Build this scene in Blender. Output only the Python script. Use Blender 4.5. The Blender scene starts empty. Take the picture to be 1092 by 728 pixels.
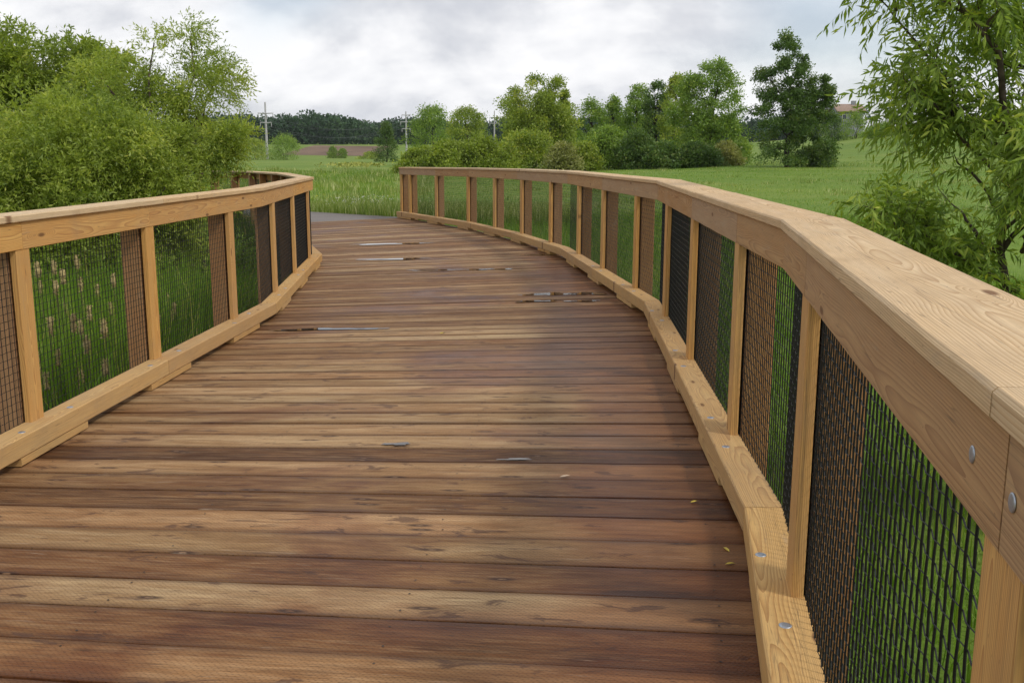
import bpy, math, random
import numpy as np
from mathutils import Vector, Matrix

random.seed(7)
rng = np.random.default_rng(11)
scene = bpy.context.scene
COL = scene.collection
CROSS = 0.0245            # crossfall of the deck, metres per metre to the right

# ------------------------------------------------------------------ helpers
def tag(o, label=None, cat=None, group=None, kind=None):
    if label: o['label'] = label
    if cat: o['category'] = cat
    if group: o['group'] = group
    if kind: o['kind'] = kind
    return o

def empty(name, loc, label, cat, group=None):
    o = bpy.data.objects.new(name, None)
    COL.objects.link(o)
    o.location = loc
    o.empty_display_size = 0.3
    return tag(o, label, cat, group)

def world_origin(o):
    v = Vector((0, 0, 0))
    while o is not None:
        v += o.location
        o = o.parent
    return v

def link_mesh(name, me, mat, parent=None, loc=None):
    o = bpy.data.objects.new(name, me)
    COL.objects.link(o)
    if mat is not None: me.materials.append(mat)
    if parent is not None: o.parent = parent
    if loc is not None: o.location = loc
    return o

def np_mesh(name, V, F, mat, parent=None, attrs=None, smooth=False, loc=None):
    """V (n,3) world coords, F (m,k) faces; coordinates are stored relative to the parent (or loc)."""
    V = np.asarray(V, dtype=np.float64)
    F = np.asarray(F, dtype=np.int32)
    org = world_origin(parent) if parent is not None else Vector((0, 0, 0))
    if loc is not None and parent is None: org = Vector(loc)
    V = V - np.array(org)
    me = bpy.data.meshes.new(name)
    n, (m, k) = len(V), F.shape
    me.vertices.add(n); me.vertices.foreach_set('co', V.astype(np.float32).ravel())
    me.loops.add(m * k); me.loops.foreach_set('vertex_index', F.ravel())
    me.polygons.add(m)
    me.polygons.foreach_set('loop_start', np.arange(0, m * k, k, dtype=np.int32))
    me.polygons.foreach_set('loop_total', np.full(m, k, dtype=np.int32))
    if smooth: me.polygons.foreach_set('use_smooth', np.ones(m, dtype=bool))
    me.update(calc_edges=True)
    for nm, arr in (attrs or {}).items():
        arr = np.asarray(arr, dtype=np.float32)
        if arr.ndim == 1:
            a = me.attributes.new(nm, 'FLOAT', 'POINT'); a.data.foreach_set('value', arr)
        else:
            a = me.attributes.new(nm, 'FLOAT_VECTOR', 'POINT'); a.data.foreach_set('vector', arr.ravel())
    return link_mesh(name, me, mat, parent, loc if parent is None else None)

class MB:
    """collects polygons with wood coordinates (wc) and a random vector (wr)"""
    def __init__(s): s.v = []; s.f = []; s.wc = []; s.wr = []
    def add(s, verts, faces, wc=None, wr=None):
        b = len(s.v)
        s.v += [tuple(p) for p in verts]
        s.f += [tuple(i + b for i in f) for f in faces]
        s.wc += list(wc) if wc is not None else [tuple(p) for p in verts]
        s.wr += list(wr) if wr is not None else [(0, 0, 0)] * len(verts)
    def build(s, name, mat, parent=None, smooth=False, loc=None):
        org = world_origin(parent) if parent is not None else (Vector(loc) if loc is not None else Vector((0, 0, 0)))
        me = bpy.data.meshes.new(name)
        me.from_pydata([(p[0] - org[0], p[1] - org[1], p[2] - org[2]) for p in s.v], [], s.f)
        me.update()
        a = me.attributes.new('wc', 'FLOAT_VECTOR', 'POINT'); a.data.foreach_set('vector', np.array(s.wc, dtype=np.float32).ravel())
        a = me.attributes.new('wr', 'FLOAT_VECTOR', 'POINT'); a.data.foreach_set('vector', np.array(s.wr, dtype=np.float32).ravel())
        if smooth: me.polygons.foreach_set('use_smooth', [True] * len(me.polygons))
        return link_mesh(name, me, mat, parent, loc if parent is None else None)

def zd(x): return CROSS * x

# ------------------------------------------------------------------ node helpers
def new_mat(name):
    m = bpy.data.materials.new(name); m.use_nodes = True
    nt = m.node_tree; nt.nodes.clear()
    return m, nt
def N(nt, t, **kw):
    n = nt.nodes.new(t)
    for k, v in kw.items(): setattr(n, k, v)
    return n
def setin(n, **kw):
    for k, v in kw.items(): n.inputs[k.replace('_', ' ')].default_value = v
def ramp(nt, fac, stops, interp='LINEAR'):
    r = N(nt, 'ShaderNodeValToRGB'); e = r.color_ramp.elements; r.color_ramp.interpolation = interp
    while len(e) < len(stops): e.new(0.5)
    for el, (p, c) in zip(e, stops):
        el.position = p; el.color = (*c, 1) if len(c) == 3 else c
    nt.links.new(fac, r.inputs[0]); return r.outputs[0]
def math_(nt, op, a, b=None, c=None, clamp=False):
    n = N(nt, 'ShaderNodeMath', operation=op, use_clamp=clamp)
    for i, v in enumerate((a, b, c)):
        if v is None: continue
        if isinstance(v, (int, float)): n.inputs[i].default_value = v
        else: nt.links.new(v, n.inputs[i])
    return n.outputs[0]
def mix(nt, fac, a, b, mode='MIX'):
    n = N(nt, 'ShaderNodeMix', data_type='RGBA', blend_type=mode)
    for i, v in ((0, fac), (6, a), (7, b)):
        if isinstance(v, (int, float)): n.inputs[i].default_value = v
        elif isinstance(v, tuple): n.inputs[i].default_value = (*v, 1)
        else: nt.links.new(v, n.inputs[i])
    return n.outputs[2]
def vscale(nt, vec, s):
    n = N(nt, 'ShaderNodeVectorMath', operation='MULTIPLY'); nt.links.new(vec, n.inputs[0]); n.inputs[1].default_value = s
    return n.outputs[0]
def noise(nt, vec, scale, detail=3, rough=0.5, dist=0.0):
    n = N(nt, 'ShaderNodeTexNoise'); setin(n, Scale=scale, Detail=detail, Roughness=rough, Distortion=dist)
    nt.links.new(vec, n.inputs['Vector']); return n.outputs[0]
def maprange(nt, v, a, b, c=0.0, d=1.0, smooth=False):
    n = N(nt, 'ShaderNodeMapRange'); n.clamp = True
    if smooth: n.interpolation_type = 'SMOOTHSTEP'
    nt.links.new(v, n.inputs[0])
    for i, x in enumerate((a, b, c, d)): n.inputs[i + 1].default_value = x
    return n.outputs[0]
def finish(nt, color, rough=0.6, bump=None, bstr=0.3, bdist=0.003, spec=0.4, metal=0.0):
    p = N(nt, 'ShaderNodeBsdfPrincipled'); o = N(nt, 'ShaderNodeOutputMaterial')
    if isinstance(color, tuple): p.inputs['Base Color'].default_value = (*color, 1)
    else: nt.links.new(color, p.inputs['Base Color'])
    if isinstance(rough, (int, float)): p.inputs['Roughness'].default_value = rough
    else: nt.links.new(rough, p.inputs['Roughness'])
    if isinstance(spec, (int, float)): p.inputs['Specular IOR Level'].default_value = spec
    else: nt.links.new(spec, p.inputs['Specular IOR Level'])
    p.inputs['Metallic'].default_value = metal
    if bump is not None:
        b = N(nt, 'ShaderNodeBump'); b.inputs['Strength'].default_value = bstr; b.inputs['Distance'].default_value = bdist
        nt.links.new(bump, b.inputs['Height']); nt.links.new(b.outputs[0], p.inputs['Normal'])
    nt.links.new(p.outputs[0], o.inputs[0]); return p

# ------------------------------------------------------------------ materials
def wood_material(name, early, late, warm, grey_amt=0.0, ring=62.0, knot=(0.16, 0.075, 0.03), kn=0.37, wander=1.0):
    m, nt = new_mat(name)
    wc = N(nt, 'ShaderNodeAttribute', attribute_name='wc').outputs['Vector']
    wr = N(nt, 'ShaderNodeAttribute', attribute_name='wr').outputs['Vector']
    sep = N(nt, 'ShaderNodeSeparateXYZ'); nt.links.new(wr, sep.inputs[0])
    # wandering pith
    dn = N(nt, 'ShaderNodeTexNoise'); setin(dn, Scale=1.0, Detail=2.0); nt.links.new(vscale(nt, wc, (1.0, 4.0, 4.0)), dn.inputs['Vector'])
    off = N(nt, 'ShaderNodeVectorMath', operation='SUBTRACT'); nt.links.new(dn.outputs['Color'], off.inputs[0]); off.inputs[1].default_value = (.5, .5, .5)
    off2 = vscale(nt, off.outputs[0], (0.0, 0.05 * wander, 0.085 * wander))
    # knots: cells in the face plane; grain bends round them
    kc = N(nt, 'ShaderNodeTexVoronoi', voronoi_dimensions='2D', feature='F1'); kc.inputs['Scale'].default_value = 1.0; kc.inputs['Randomness'].default_value = 1.0
    nt.links.new(vscale(nt, wc, (1.7, 5.5, 1.0)), kc.inputs['Vector'])
    kgate = N(nt, 'ShaderNodeSeparateColor'); nt.links.new(kc.outputs['Color'], kgate.inputs[0])
    kd = math_(nt, 'ADD', kc.outputs['Distance'], maprange(nt, kgate.outputs[0], kn, kn + .02, 0.0, 1.0))
    kpush = maprange(nt, kd, 0.0, 0.32, 0.035, 0.0, True)
    addv = N(nt, 'ShaderNodeVectorMath', operation='ADD'); nt.links.new(wc, addv.inputs[0]); nt.links.new(off2, addv.inputs[1])
    cmb = N(nt, 'ShaderNodeCombineXYZ'); nt.links.new(kpush, cmb.inputs[2])
    addv2 = N(nt, 'ShaderNodeVectorMath', operation='ADD'); nt.links.new(addv.outputs[0], addv2.inputs[0]); nt.links.new(cmb.outputs[0], addv2.inputs[1])
    v = vscale(nt, addv2.outputs[0], (0.0, 1.0, 1.0))
    w = N(nt, 'ShaderNodeTexWave', wave_type='RINGS', rings_direction='X', wave_profile='SAW')
    setin(w, Scale=ring, Distortion=1.2, Detail=2.0); w.inputs['Detail Scale'].default_value = 0.6
    nt.links.new(v, w.inputs['Vector'])
    ringf = math_(nt, 'POWER', w.outputs['Fac'], 2.2)
    fine = noise(nt, vscale(nt, wc, (6.0, 260.0, 260.0)), 1.0, 3, 0.6)
    mid = noise(nt, vscale(nt, wc, (2.2, 16.0, 16.0)), 1.0, 4, 0.6)
    c = mix(nt, math_(nt, 'MULTIPLY', ringf, 0.95), early, late)
    c = mix(nt, maprange(nt, mid, 0.35, 0.7, 0.0, 0.75), c, mix(nt, 1.0, c, warm, 'MULTIPLY'))
    c = mix(nt, maprange(nt, fine, 0.3, 0.7, 0.3, 0.0), c, (0.12, 0.075, 0.04))
    # board to board tone
    c = mix(nt, math_(nt, 'MULTIPLY', sep.outputs[0], 0.55), c, mix(nt, 1.0, c, (0.80, 0.70, 0.60), 'MULTIPLY'))
    c = mix(nt, math_(nt, 'MULTIPLY', sep.outputs[1], grey_amt), c, (0.30, 0.27, 0.235))
    geo = N(nt, 'ShaderNodeNewGeometry').outputs['Position']
    dirt = noise(nt, geo, 3.1, 6, 0.65)
    c = mix(nt, maprange(nt, dirt, 0.50, 0.72, 0.0, 0.36), c, (0.33, 0.22, 0.12))
    stain = noise(nt, vscale(nt, wc, (2.5, 9.0, 9.0)), 1.0, 5, 0.7, 0.5)
    c = mix(nt, maprange(nt, stain, 0.60, 0.70, 0.0, 0.36, True), c, (0.36, 0.28, 0.20))
    crk = noise(nt, vscale(nt, wc, (0.7, 34.0, 34.0)), 1.0, 2, 0.5)
    c = mix(nt, maprange(nt, math_(nt, 'ABSOLUTE', math_(nt, 'SUBTRACT', crk, 0.5)), 0.0, 0.006, 0.55, 0.0), c, (0.12, 0.08, 0.05))
    c = mix(nt, maprange(nt, kd, 0.035, 0.085, 0.9, 0.0, True), c, knot)
    specks = noise(nt, vscale(nt, wc, (60, 160, 160)), 1.0, 1, 0.5)
    c = mix(nt, maprange(nt, specks, 0.74, 0.80, 0.0, 0.55), c, (0.13, 0.08, 0.05))
    h = math_(nt, 'ADD', math_(nt, 'MULTIPLY', fine, 0.7), math_(nt, 'MULTIPLY', ringf, 0.5))
    finish(nt, c, maprange(nt, mid, 0.3, 0.7, 0.62, 0.8), h, 0.32, 0.0016, 0.25)
    return m

M = {}
M['cap'] = wood_material('sawn_pine_cap', (0.82, 0.62, 0.37), (0.52, 0.32, 0.145), (0.92, 0.87, 0.78), 0.25, 88, kn=.25, wander=.75)
M['rail'] = wood_material('sawn_pine_rail', (0.76, 0.455, 0.145), (0.46, 0.21, 0.055), (0.95, 0.84, 0.68), 0.18, 60, kn=.45)
M['rail_shade'] = wood_material('shaded_weathered_pine_rail', (0.56, 0.345, 0.150), (0.33, 0.165, 0.058), (0.92, 0.84, 0.74), 0.35, 55, kn=.35)  # greyer, darker copy of the rail timber, with right-side shade in its colour
M['curb'] = wood_material('sawn_pine_curb', (0.70, 0.445, 0.165), (0.42, 0.215, 0.062), (0.96, 0.88, 0.72), 0.22, 60, kn=.5)
M['post'] = wood_material('timber_post', (0.52, 0.28, 0.11), (0.33, 0.155, 0.05), (0.88, 0.76, 0.62), 0.25)

def deck_material():
    m, nt = new_mat('wet_deck_plank')
    wc = N(nt, 'ShaderNodeAttribute', attribute_name='wc').outputs['Vector']
    wr = N(nt, 'ShaderNodeAttribute', attribute_name='wr').outputs['Vector']
    sep = N(nt, 'ShaderNodeSeparateXYZ'); nt.links.new(wr, sep.inputs[0])
    r1, r2, ac = sep.outputs
    geo = N(nt, 'ShaderNodeNewGeometry').outputs['Position']
    st = noise(nt, vscale(nt, wc, (1.6, 9.0, 3.0)), 1.0, 7, 0.7, 0.5)
    st2 = noise(nt, vscale(nt, wc, (3.5, 60.0, 3.0)), 1.0, 5, 0.7)
    fine = noise(nt, vscale(nt, wc, (5.0, 170.0, 3.0)), 1.0, 4, 0.7)
    blot = noise(nt, vscale(nt, wc, (3.4, 11.0, 1.0)), 1.0, 5, 0.62, 0.8)
    patch = noise(nt, vscale(nt, wc, (0.55, 2.2, 0.4)), 1.0, 4, 0.6, 0.4)
    tone = math_(nt, 'ADD', math_(nt, 'MULTIPLY', math_(nt, 'SUBTRACT', patch, 0.46), 0.42), math_(nt, 'ADD', math_(nt, 'MULTIPLY', r1, 0.58), math_(nt, 'MULTIPLY', maprange(nt, st, 0.28, 0.72), 0.44)))
    c = ramp(nt, tone, [(0.22, (0.064, 0.023, 0.007)), (0.42, (0.172, 0.077, 0.026)), (0.62, (0.305, 0.178, 0.076)), (0.88, (0.52, 0.365, 0.195))])
    c = mix(nt, maprange(nt, r2, 0.55, 1.0, 0.0, 0.35), c, mix(nt, 1.0, c, (1.10, 0.70, 0.50), 'MULTIPLY'))
    c = mix(nt, maprange(nt, st2, 0.45, 0.72, 0.0, 0.55), c, (0.44, 0.285, 0.155))
    c = mix(nt, maprange(nt, fine, 0.30, 0.62, 0.45, 0.0), c, (0.045, 0.022, 0.012))
    # damp that stays along the plank edges
    e1 = math_(nt, 'ABSOLUTE', math_(nt, 'SUBTRACT', ac, 0.5))
    e2 = math_(nt, 'ADD', e1, math_(nt, 'MULTIPLY', math_(nt, 'SUBTRACT', st, 0.5), 0.42))
    damp = maprange(nt, e2, 0.31, 0.52, 0.0, 0.66, True)
    c = mix(nt, damp, c, (0.072, 0.027, 0.010))
    # violet brown blots
    c = mix(nt, maprange(nt, blot, 0.59, 0.65, 0.0, 0.70, True), c, (0.085, 0.042, 0.028))
    # knots
    kc = N(nt, 'ShaderNodeTexVoronoi', voronoi_dimensions='2D', feature='F1'); kc.inputs['Scale'].default_value = 1.0
    nt.links.new(vscale(nt, wc, (1.9, 7.5, 1.0)), kc.inputs['Vector'])
    kgate = N(nt, 'ShaderNodeSeparateColor'); nt.links.new(kc.outputs['Color'], kgate.inputs[0])
    kd = math_(nt, 'ADD', kc.outputs['Distance'], maprange(nt, kgate.outputs[0], 0.24, 0.26, 0.0, 1.0))
    c = mix(nt, maprange(nt, kd, 0.05, 0.16, 0.85, 0.0, True), c, (0.045, 0.022, 0.016))
    c = mix(nt, maprange(nt, kd, 0.02, 0.045, 0.75, 0.0, True), c, (0.30, 0.19, 0.11))
    # small pits from the incising rollers, and pale scuffs
    pits = N(nt, 'ShaderNodeTexVoronoi', voronoi_dimensions='2D', feature='F1'); pits.inputs['Scale'].default_value = 1.0; pits.inputs['Randomness'].default_value = 0.25
    rot = N(nt, 'ShaderNodeMapping'); rot.inputs['Rotation'].default_value = (0, 0, 0.5); rot.inputs['Scale'].default_value = (45, 95, 1)
    nt.links.new(wc, rot.inputs['Vector']); nt.links.new(rot.outputs[0], pits.inputs['Vector'])
    pf = maprange(nt, pits.outputs['Distance'], 0.10, 0.28, 1.0, 0.0)
    c = mix(nt, math_(nt, 'MULTIPLY', pf, 0.5), c, (0.05, 0.024, 0.014))
    crk = noise(nt, vscale(nt, wc, (0.8, 55.0, 1.0)), 1.0, 3, 0.6, 0.5)
    c = mix(nt, maprange(nt, math_(nt, 'ABSOLUTE', math_(nt, 'SUBTRACT', crk, 0.5)), 0.0, 0.012, 0.75, 0.0), c, (0.03, 0.014, 0.009))
    scuff = noise(nt, vscale(nt, wc, (1.3, 40.0, 1.0)), 1.0, 5, 0.7, 1.2)
    c = mix(nt, maprange(nt, scuff, 0.63, 0.70, 0.0, 0.55), c, (0.44, 0.36, 0.27))
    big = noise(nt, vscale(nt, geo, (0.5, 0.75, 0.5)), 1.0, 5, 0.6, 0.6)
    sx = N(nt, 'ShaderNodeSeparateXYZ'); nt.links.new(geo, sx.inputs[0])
    big = math_(nt, 'SUBTRACT', math_(nt, 'ADD', big, 0.05), maprange(nt, math_(nt, 'ADD', sx.outputs[0], math_(nt, 'MULTIPLY', big, 0.9)), 0.35, 1.25, -0.03, 0.18, True))  # darker toward the right: railing shade and damp put into the plank colour
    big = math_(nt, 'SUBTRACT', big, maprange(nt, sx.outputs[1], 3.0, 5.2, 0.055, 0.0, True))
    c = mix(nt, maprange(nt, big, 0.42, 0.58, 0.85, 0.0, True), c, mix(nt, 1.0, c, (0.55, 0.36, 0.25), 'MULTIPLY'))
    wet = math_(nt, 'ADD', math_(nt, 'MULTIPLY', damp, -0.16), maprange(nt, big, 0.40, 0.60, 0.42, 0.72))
    wet = math_(nt, 'ADD', wet, math_(nt, 'MULTIPLY', math_(nt, 'SUBTRACT', st2, 0.5), 0.25))
    h = math_(nt, 'ADD', math_(nt, 'MULTIPLY', fine, 0.55), math_(nt, 'MULTIPLY', st2, 0.7))
    h = math_(nt, 'SUBTRACT', h, math_(nt, 'MULTIPLY', pf, 0.5))
    finish(nt, c, wet, h, 0.5, 0.0026, 0.19)
    return m
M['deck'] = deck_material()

def simple(name, color, rough=0.6, metal=0.0, var=0.15, scale=8.0, spec=0.4):
    m, nt = new_mat(name)
    geo = N(nt, 'ShaderNodeNewGeometry').outputs['Position']
    n = noise(nt, geo, scale, 4, 0.6)
    dark = tuple(x * (1 - var * 2) for x in color); light = tuple(min(1, x * (1 + var)) for x in color)
    c = ramp(nt, n, [(0.3, dark), (0.7, light)])
    finish(nt, c, rough, n, 0.15, 0.002, spec, metal)
    return m
M['wire'] = simple('black_coated_wire', (0.010, 0.010, 0.010), 0.55, 0.0, 0.2, 60, 0.3)
M['bolt'] = simple('galvanised_steel', (0.42, 0.46, 0.52), 0.42, 0.75, 0.12, 90)
M['beam'] = simple('dark_stringer_timber', (0.07, 0.045, 0.03), 0.8, 0, 0.3, 6)
M['asphalt'] = simple('asphalt_path', (0.17, 0.15, 0.135), 0.8, 0, 0.15, 30)
M['pole'] = simple('weathered_pole', (0.42, 0.41, 0.42), 0.7, 0, 0.1, 2)
M['screw'] = simple('dark_screw_head', (0.05, 0.04, 0.035), 0.5, 0.6, 0.2, 90)
M['cable'] = simple('cable', (0.10, 0.11, 0.12), 0.6, 0, 0.1, 2)
M['siding'] = simple('grey_siding', (0.25, 0.26, 0.28), 0.7, 0, 0.06, 2)
M['roof'] = simple('tan_shingle', (0.30, 0.215, 0.165), 0.85, 0, 0.12, 3)
M['glass'] = simple('window_glass', (0.05, 0.06, 0.07), 0.12, 0, 0.1, 3)
M['trim'] = simple('white_trim', (0.7, 0.7, 0.68), 0.6, 0, 0.05, 3)
M['bark'] = simple('willow_bark', (0.11, 0.085, 0.065), 0.9, 0, 0.3, 14, 0.2)
M['bark_dark'] = simple('dark_bark', (0.055, 0.042, 0.035), 0.9, 0, 0.3, 6, 0.2)
M['seed'] = simple('cattail_fluff', (0.46, 0.37, 0.17), 0.95, 0, 0.25, 40, 0.1)
M['stalk'] = simple('cattail_stalk', (0.16, 0.17, 0.06), 0.8, 0, 0.2, 20, 0.1)
M['leaf_yellow'] = simple('yellow_leaf', (0.55, 0.42, 0.06), 0.6, 0, 0.2, 60)
M['chip'] = simple('pale_wood_chip', (0.62, 0.47, 0.33), 0.7, 0, 0.15, 60)

def leaf_material(name, dark, light, yellow=None, trans=0.35, rough=0.45):
    m, nt = new_mat(name)
    lv = N(nt, 'ShaderNodeAttribute', attribute_name='lv').outputs['Fac']
    stops = [(0.0, dark), (0.75, light), (1.0, yellow or light)]
    c = ramp(nt, lv, stops)
    p = N(nt, 'ShaderNodeBsdfPrincipled'); nt.links.new(c, p.inputs['Base Color']); p.inputs['Roughness'].default_value = rough
    p.inputs['Specular IOR Level'].default_value = 0.3
    t = N(nt, 'ShaderNodeBsdfTranslucent'); nt.links.new(mix(nt, 1.0, c, (1.25, 1.25, 0.55), 'MULTIPLY'), t.inputs['Color'])
    mx = N(nt, 'ShaderNodeMixShader'); mx.inputs[0].default_value = trans
    nt.links.new(p.outputs[0], mx.inputs[1]); nt.links.new(t.outputs[0], mx.inputs[2])
    o = N(nt, 'ShaderNodeOutputMaterial'); nt.links.new(mx.outputs[0], o.inputs[0])
    return m
M['willow'] = leaf_material('willow_leaf', (0.103, 0.185, 0.033), (0.310, 0.426, 0.066), (0.540, 0.582, 0.099), 0.42)
M['willow_far'] = leaf_material('bright_bush_leaf', (0.130, 0.201, 0.034), (0.351, 0.433, 0.072), (0.494, 0.512, 0.108), 0.42)
M['olive'] = leaf_material('olive_leaf', (0.122, 0.187, 0.028), (0.323, 0.408, 0.064), (0.473, 0.470, 0.090), 0.4)
M['green'] = leaf_material('green_leaf', (0.095, 0.176, 0.032), (0.258, 0.381, 0.070), (0.383, 0.464, 0.090), 0.4)
M['bright'] = leaf_material('yellow_green_leaf', (0.12, 0.18, 0.022), (0.27, 0.35, 0.045), (0.35, 0.40, 0.06), 0.35)
M['deep'] = leaf_material('deep_green_leaf', (0.048, 0.095, 0.025), (0.122, 0.207, 0.045), (0.234, 0.276, 0.075), 0.35)
M['brownish'] = leaf_material('brown_green_leaf', (0.141, 0.160, 0.051), (0.320, 0.339, 0.109), (0.435, 0.397, 0.154), 0.35)
M['far_wood'] = leaf_material('far_woodland_leaf', (0.018, 0.049, 0.021), (0.048, 0.102, 0.038), (0.075, 0.130, 0.040), 0.2, 0.7)
M['grass_marsh'] = leaf_material('marsh_grass_blade', (0.027, 0.073, 0.013), (0.099, 0.179, 0.025), (0.336, 0.265, 0.088), 0.3)
M['grass'] = leaf_material('meadow_grass_blade', (0.068, 0.159, 0.015), (0.183, 0.312, 0.027), (0.458, 0.438, 0.112), 0.35)
M['grass_tall'] = leaf_material('tall_grass_blade', (0.076, 0.146, 0.019), (0.229, 0.292, 0.050), (0.600, 0.600, 0.325), 0.3)

def ground_material():
    m, nt = new_mat('meadow_ground')
    geo = N(nt, 'ShaderNodeNewGeometry').outputs['Position']
    a = noise(nt, vscale(nt, geo, (0.035, 0.06, 0.05)), 1.0, 6, 0.6, 0.4)
    b = noise(nt, vscale(nt, geo, (0.8, 1.6, 1.0)), 1.0, 6, 0.7)
    s = noise(nt, geo, 7.0, 5, 0.7)
    d = noise(nt, vscale(nt, geo, (0.012, 0.09, 0.05)), 1.0, 3, 0.5)
    c = ramp(nt, a, [(0.30, (0.085, 0.165, 0.020)), (0.5, (0.125, 0.205, 0.026)), (0.68, (0.205, 0.255, 0.045))])
    c = mix(nt, maprange(nt, b, 0.35, 0.7, 0.0, 0.6), c, (0.165, 0.24, 0.032))
    c = mix(nt, maprange(nt, s, 0.32, 0.55, 0.5, 0.0), c, (0.045, 0.095, 0.012))
    c = mix(nt, maprange(nt, d, 0.50, 0.66, 0.0, 0.45), c, (0.19, 0.235, 0.05))
    e = noise(nt, vscale(nt, geo, (0.10, 0.22, 0.1)), 1.0, 6, 0.68, 0.8)
    c = mix(nt, maprange(nt, e, 0.52, 0.68, 0.0, 0.55), c, (0.25, 0.27, 0.075))
    c = mix(nt, maprange(nt, e, 0.30, 0.44, 0.6, 0.0), c, (0.07, 0.135, 0.018))
    h = math_(nt, 'ADD', math_(nt, 'MULTIPLY', b, 0.8), math_(nt, 'MULTIPLY', s, 0.35))
    finish(nt, c, 0.85, h, 0.7, 0.12, 0.15)
    return m
M['ground'] = ground_material()
M['plough'] = simple('ploughed_soil', (0.175, 0.120, 0.085), 0.95, 0, 0.15, 0.08, 0.1)

def water_material():
    m, nt = new_mat('puddle_water')
    p = finish(nt, (0.045, 0.028, 0.018), 0.035, None, spec=0.9)
    return m
M['water'] = water_material()

# ------------------------------------------------------------------ camera
F_PX, PITCH, ROLL = 1045.0, 0.1884, 0.0029
fw = Vector((0, math.cos(PITCH), -math.sin(PITCH))); up0 = Vector((0, math.sin(PITCH), math.cos(PITCH))); r0 = Vector((1, 0, 0))
rt = math.cos(ROLL) * r0 + math.sin(ROLL) * up0
up = -math.sin(ROLL) * r0 + math.cos(ROLL) * up0
cam_d = bpy.data.cameras.new('camera'); cam = bpy.data.objects.new('camera', cam_d); COL.objects.link(cam)
cam_d.sensor_width = 36; cam_d.lens = F_PX / 1092 * 36; cam_d.clip_start = 0.02; cam_d.clip_end = 6000
cam.matrix_world = Matrix(((rt.x, up.x, -fw.x, 0), (rt.y, up.y, -fw.y, 0), (rt.z, up.z, -fw.z, 1.6), (0, 0, 0, 1)))
scene.camera = cam

# ------------------------------------------------------------------ terrain
def sst(a, b, x):
    t = np.clip((x - a) / (b - a), 0, 1); return t * t * (3 - 2 * t)
def gz(x, y):
    x = np.asarray(x, float); y = np.asarray(y, float)
    yy = np.maximum(y, 1.0); t = np.where(y > 5, x / yy, 0.0)
    z = -1.15 + 0.93 * sst(17, 29, y - 0.25 * x)
    z = z + (0.25 + 0.75 * sst(-0.05, 0.28, t)) * sst(30, 85, y)
    z = z + 5.6 * sst(0.16, 0.5, t) * sst(72, 165, y)
    z = z + 4.5 * sst(0.2, 0.45, t) * sst(165, 250, y)
    r = np.hypot(x, y)
    z = z + 6.4 * sst(400, 540, r) + 14 * sst(560, 1400, r)
    z = z + 0.05 * np.sin(x * 0.7 + 1.3 * np.sin(y * 0.31)) * np.cos(y * 0.53) * sst(3, 12, r) + 0.25 * np.sin(x * 0.045 + 1) * np.sin(y * 0.031) * sst(60, 200, r)
    return z
def make_terrain():
    rr = np.concatenate([[0.0], np.geomspace(0.8, 3200, 210)])
    na = 300
    th = np.linspace(0, 2 * np.pi, na, endpoint=False)
    R, T = np.meshgrid(rr[1:], th, indexing='ij')
    X = R * np.sin(T); Y = R * np.cos(T)
    V = np.stack([X.ravel(), Y.ravel(), gz(X, Y).ravel()], 1)
    i, j = np.meshgrid(np.arange(len(rr) - 2), np.arange(na), indexing='ij')
    a = i * na + j; b = i * na + (j + 1) % na
    F = np.stack([a, b, b + na, a + na], -1).reshape(-1, 4)[:, ::-1]
    V = np.vstack([V, [[0, 0, float(gz(0, 0))]]])
    g = np_mesh('ground', V, F, M['ground'], smooth=True); tag(g, kind='structure')
    # close the middle with a small fan of quads (degenerate free)
    fan = [(len(V) - 1, (k + 1) % na, k) for k in range(na)]
    me = g.data
    import bmesh
    bm = bmesh.new(); bm.from_mesh(me); bm.verts.ensure_lookup_table()
    for f in fan: bm.faces.new([bm.verts[q] for q in f])
    bmesh.ops.recalc_face_normals(bm, faces=bm.faces[:])
    bm.to_mesh(me); bm.free()
    # ploughed field sheet
    xs = np.linspace(-99, -60, 60); ys = np.linspace(425, 500, 40)
    Xg, Yg = np.meshgrid(xs, ys, indexing='ij')
    Vp = np.stack([Xg.ravel(), Yg.ravel(), gz(Xg, Yg).ravel() + 0.12], 1)
    i, j = np.meshgrid(np.arange(59), np.arange(39), indexing='ij'); a = i * 40 + j
    Fp = np.stack([a, a + 40, a + 41, a + 1], -1).reshape(-1, 4)
    tag(np_mesh('ploughed_field', Vp, Fp, M['plough'], smooth=True), kind='structure')
make_terrain()

# ------------------------------------------------------------------ railing lines (inner face of the battens, plan view)
KR = [(-0.104, -2.6), (0.005, -2.0), (1.057, 3.80), (1.395, 9.5), (0.845, 15.2), (0.085, 18.45), (-0.95, 21.7), (-3.02, 26.55)]      # kinks, right
KL = [(-3.10, -2.6), (-2.515, 9.9), (-3.03, 15.04), (-4.62, 20.4), (-6.55, 25.1), (-8.95, 28.8)]                                   # kinks, left
YR = [-2.45, -0.80, 1.055, 3.05, 4.91, 6.77, 8.62, 10.47, 12.35, 14.22, 16.2, 18.15, 19.9, 21.8, 23.8, 25.75, 26.55]
YL = [-1.75, 0.05, 1.85, 3.65, 5.45, 7.17, 8.97, 10.77, 12.60, 14.43, 16.15, 17.85, 19.55, 21.2, 22.85, 24.5, 26.1, 27.7]

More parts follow.
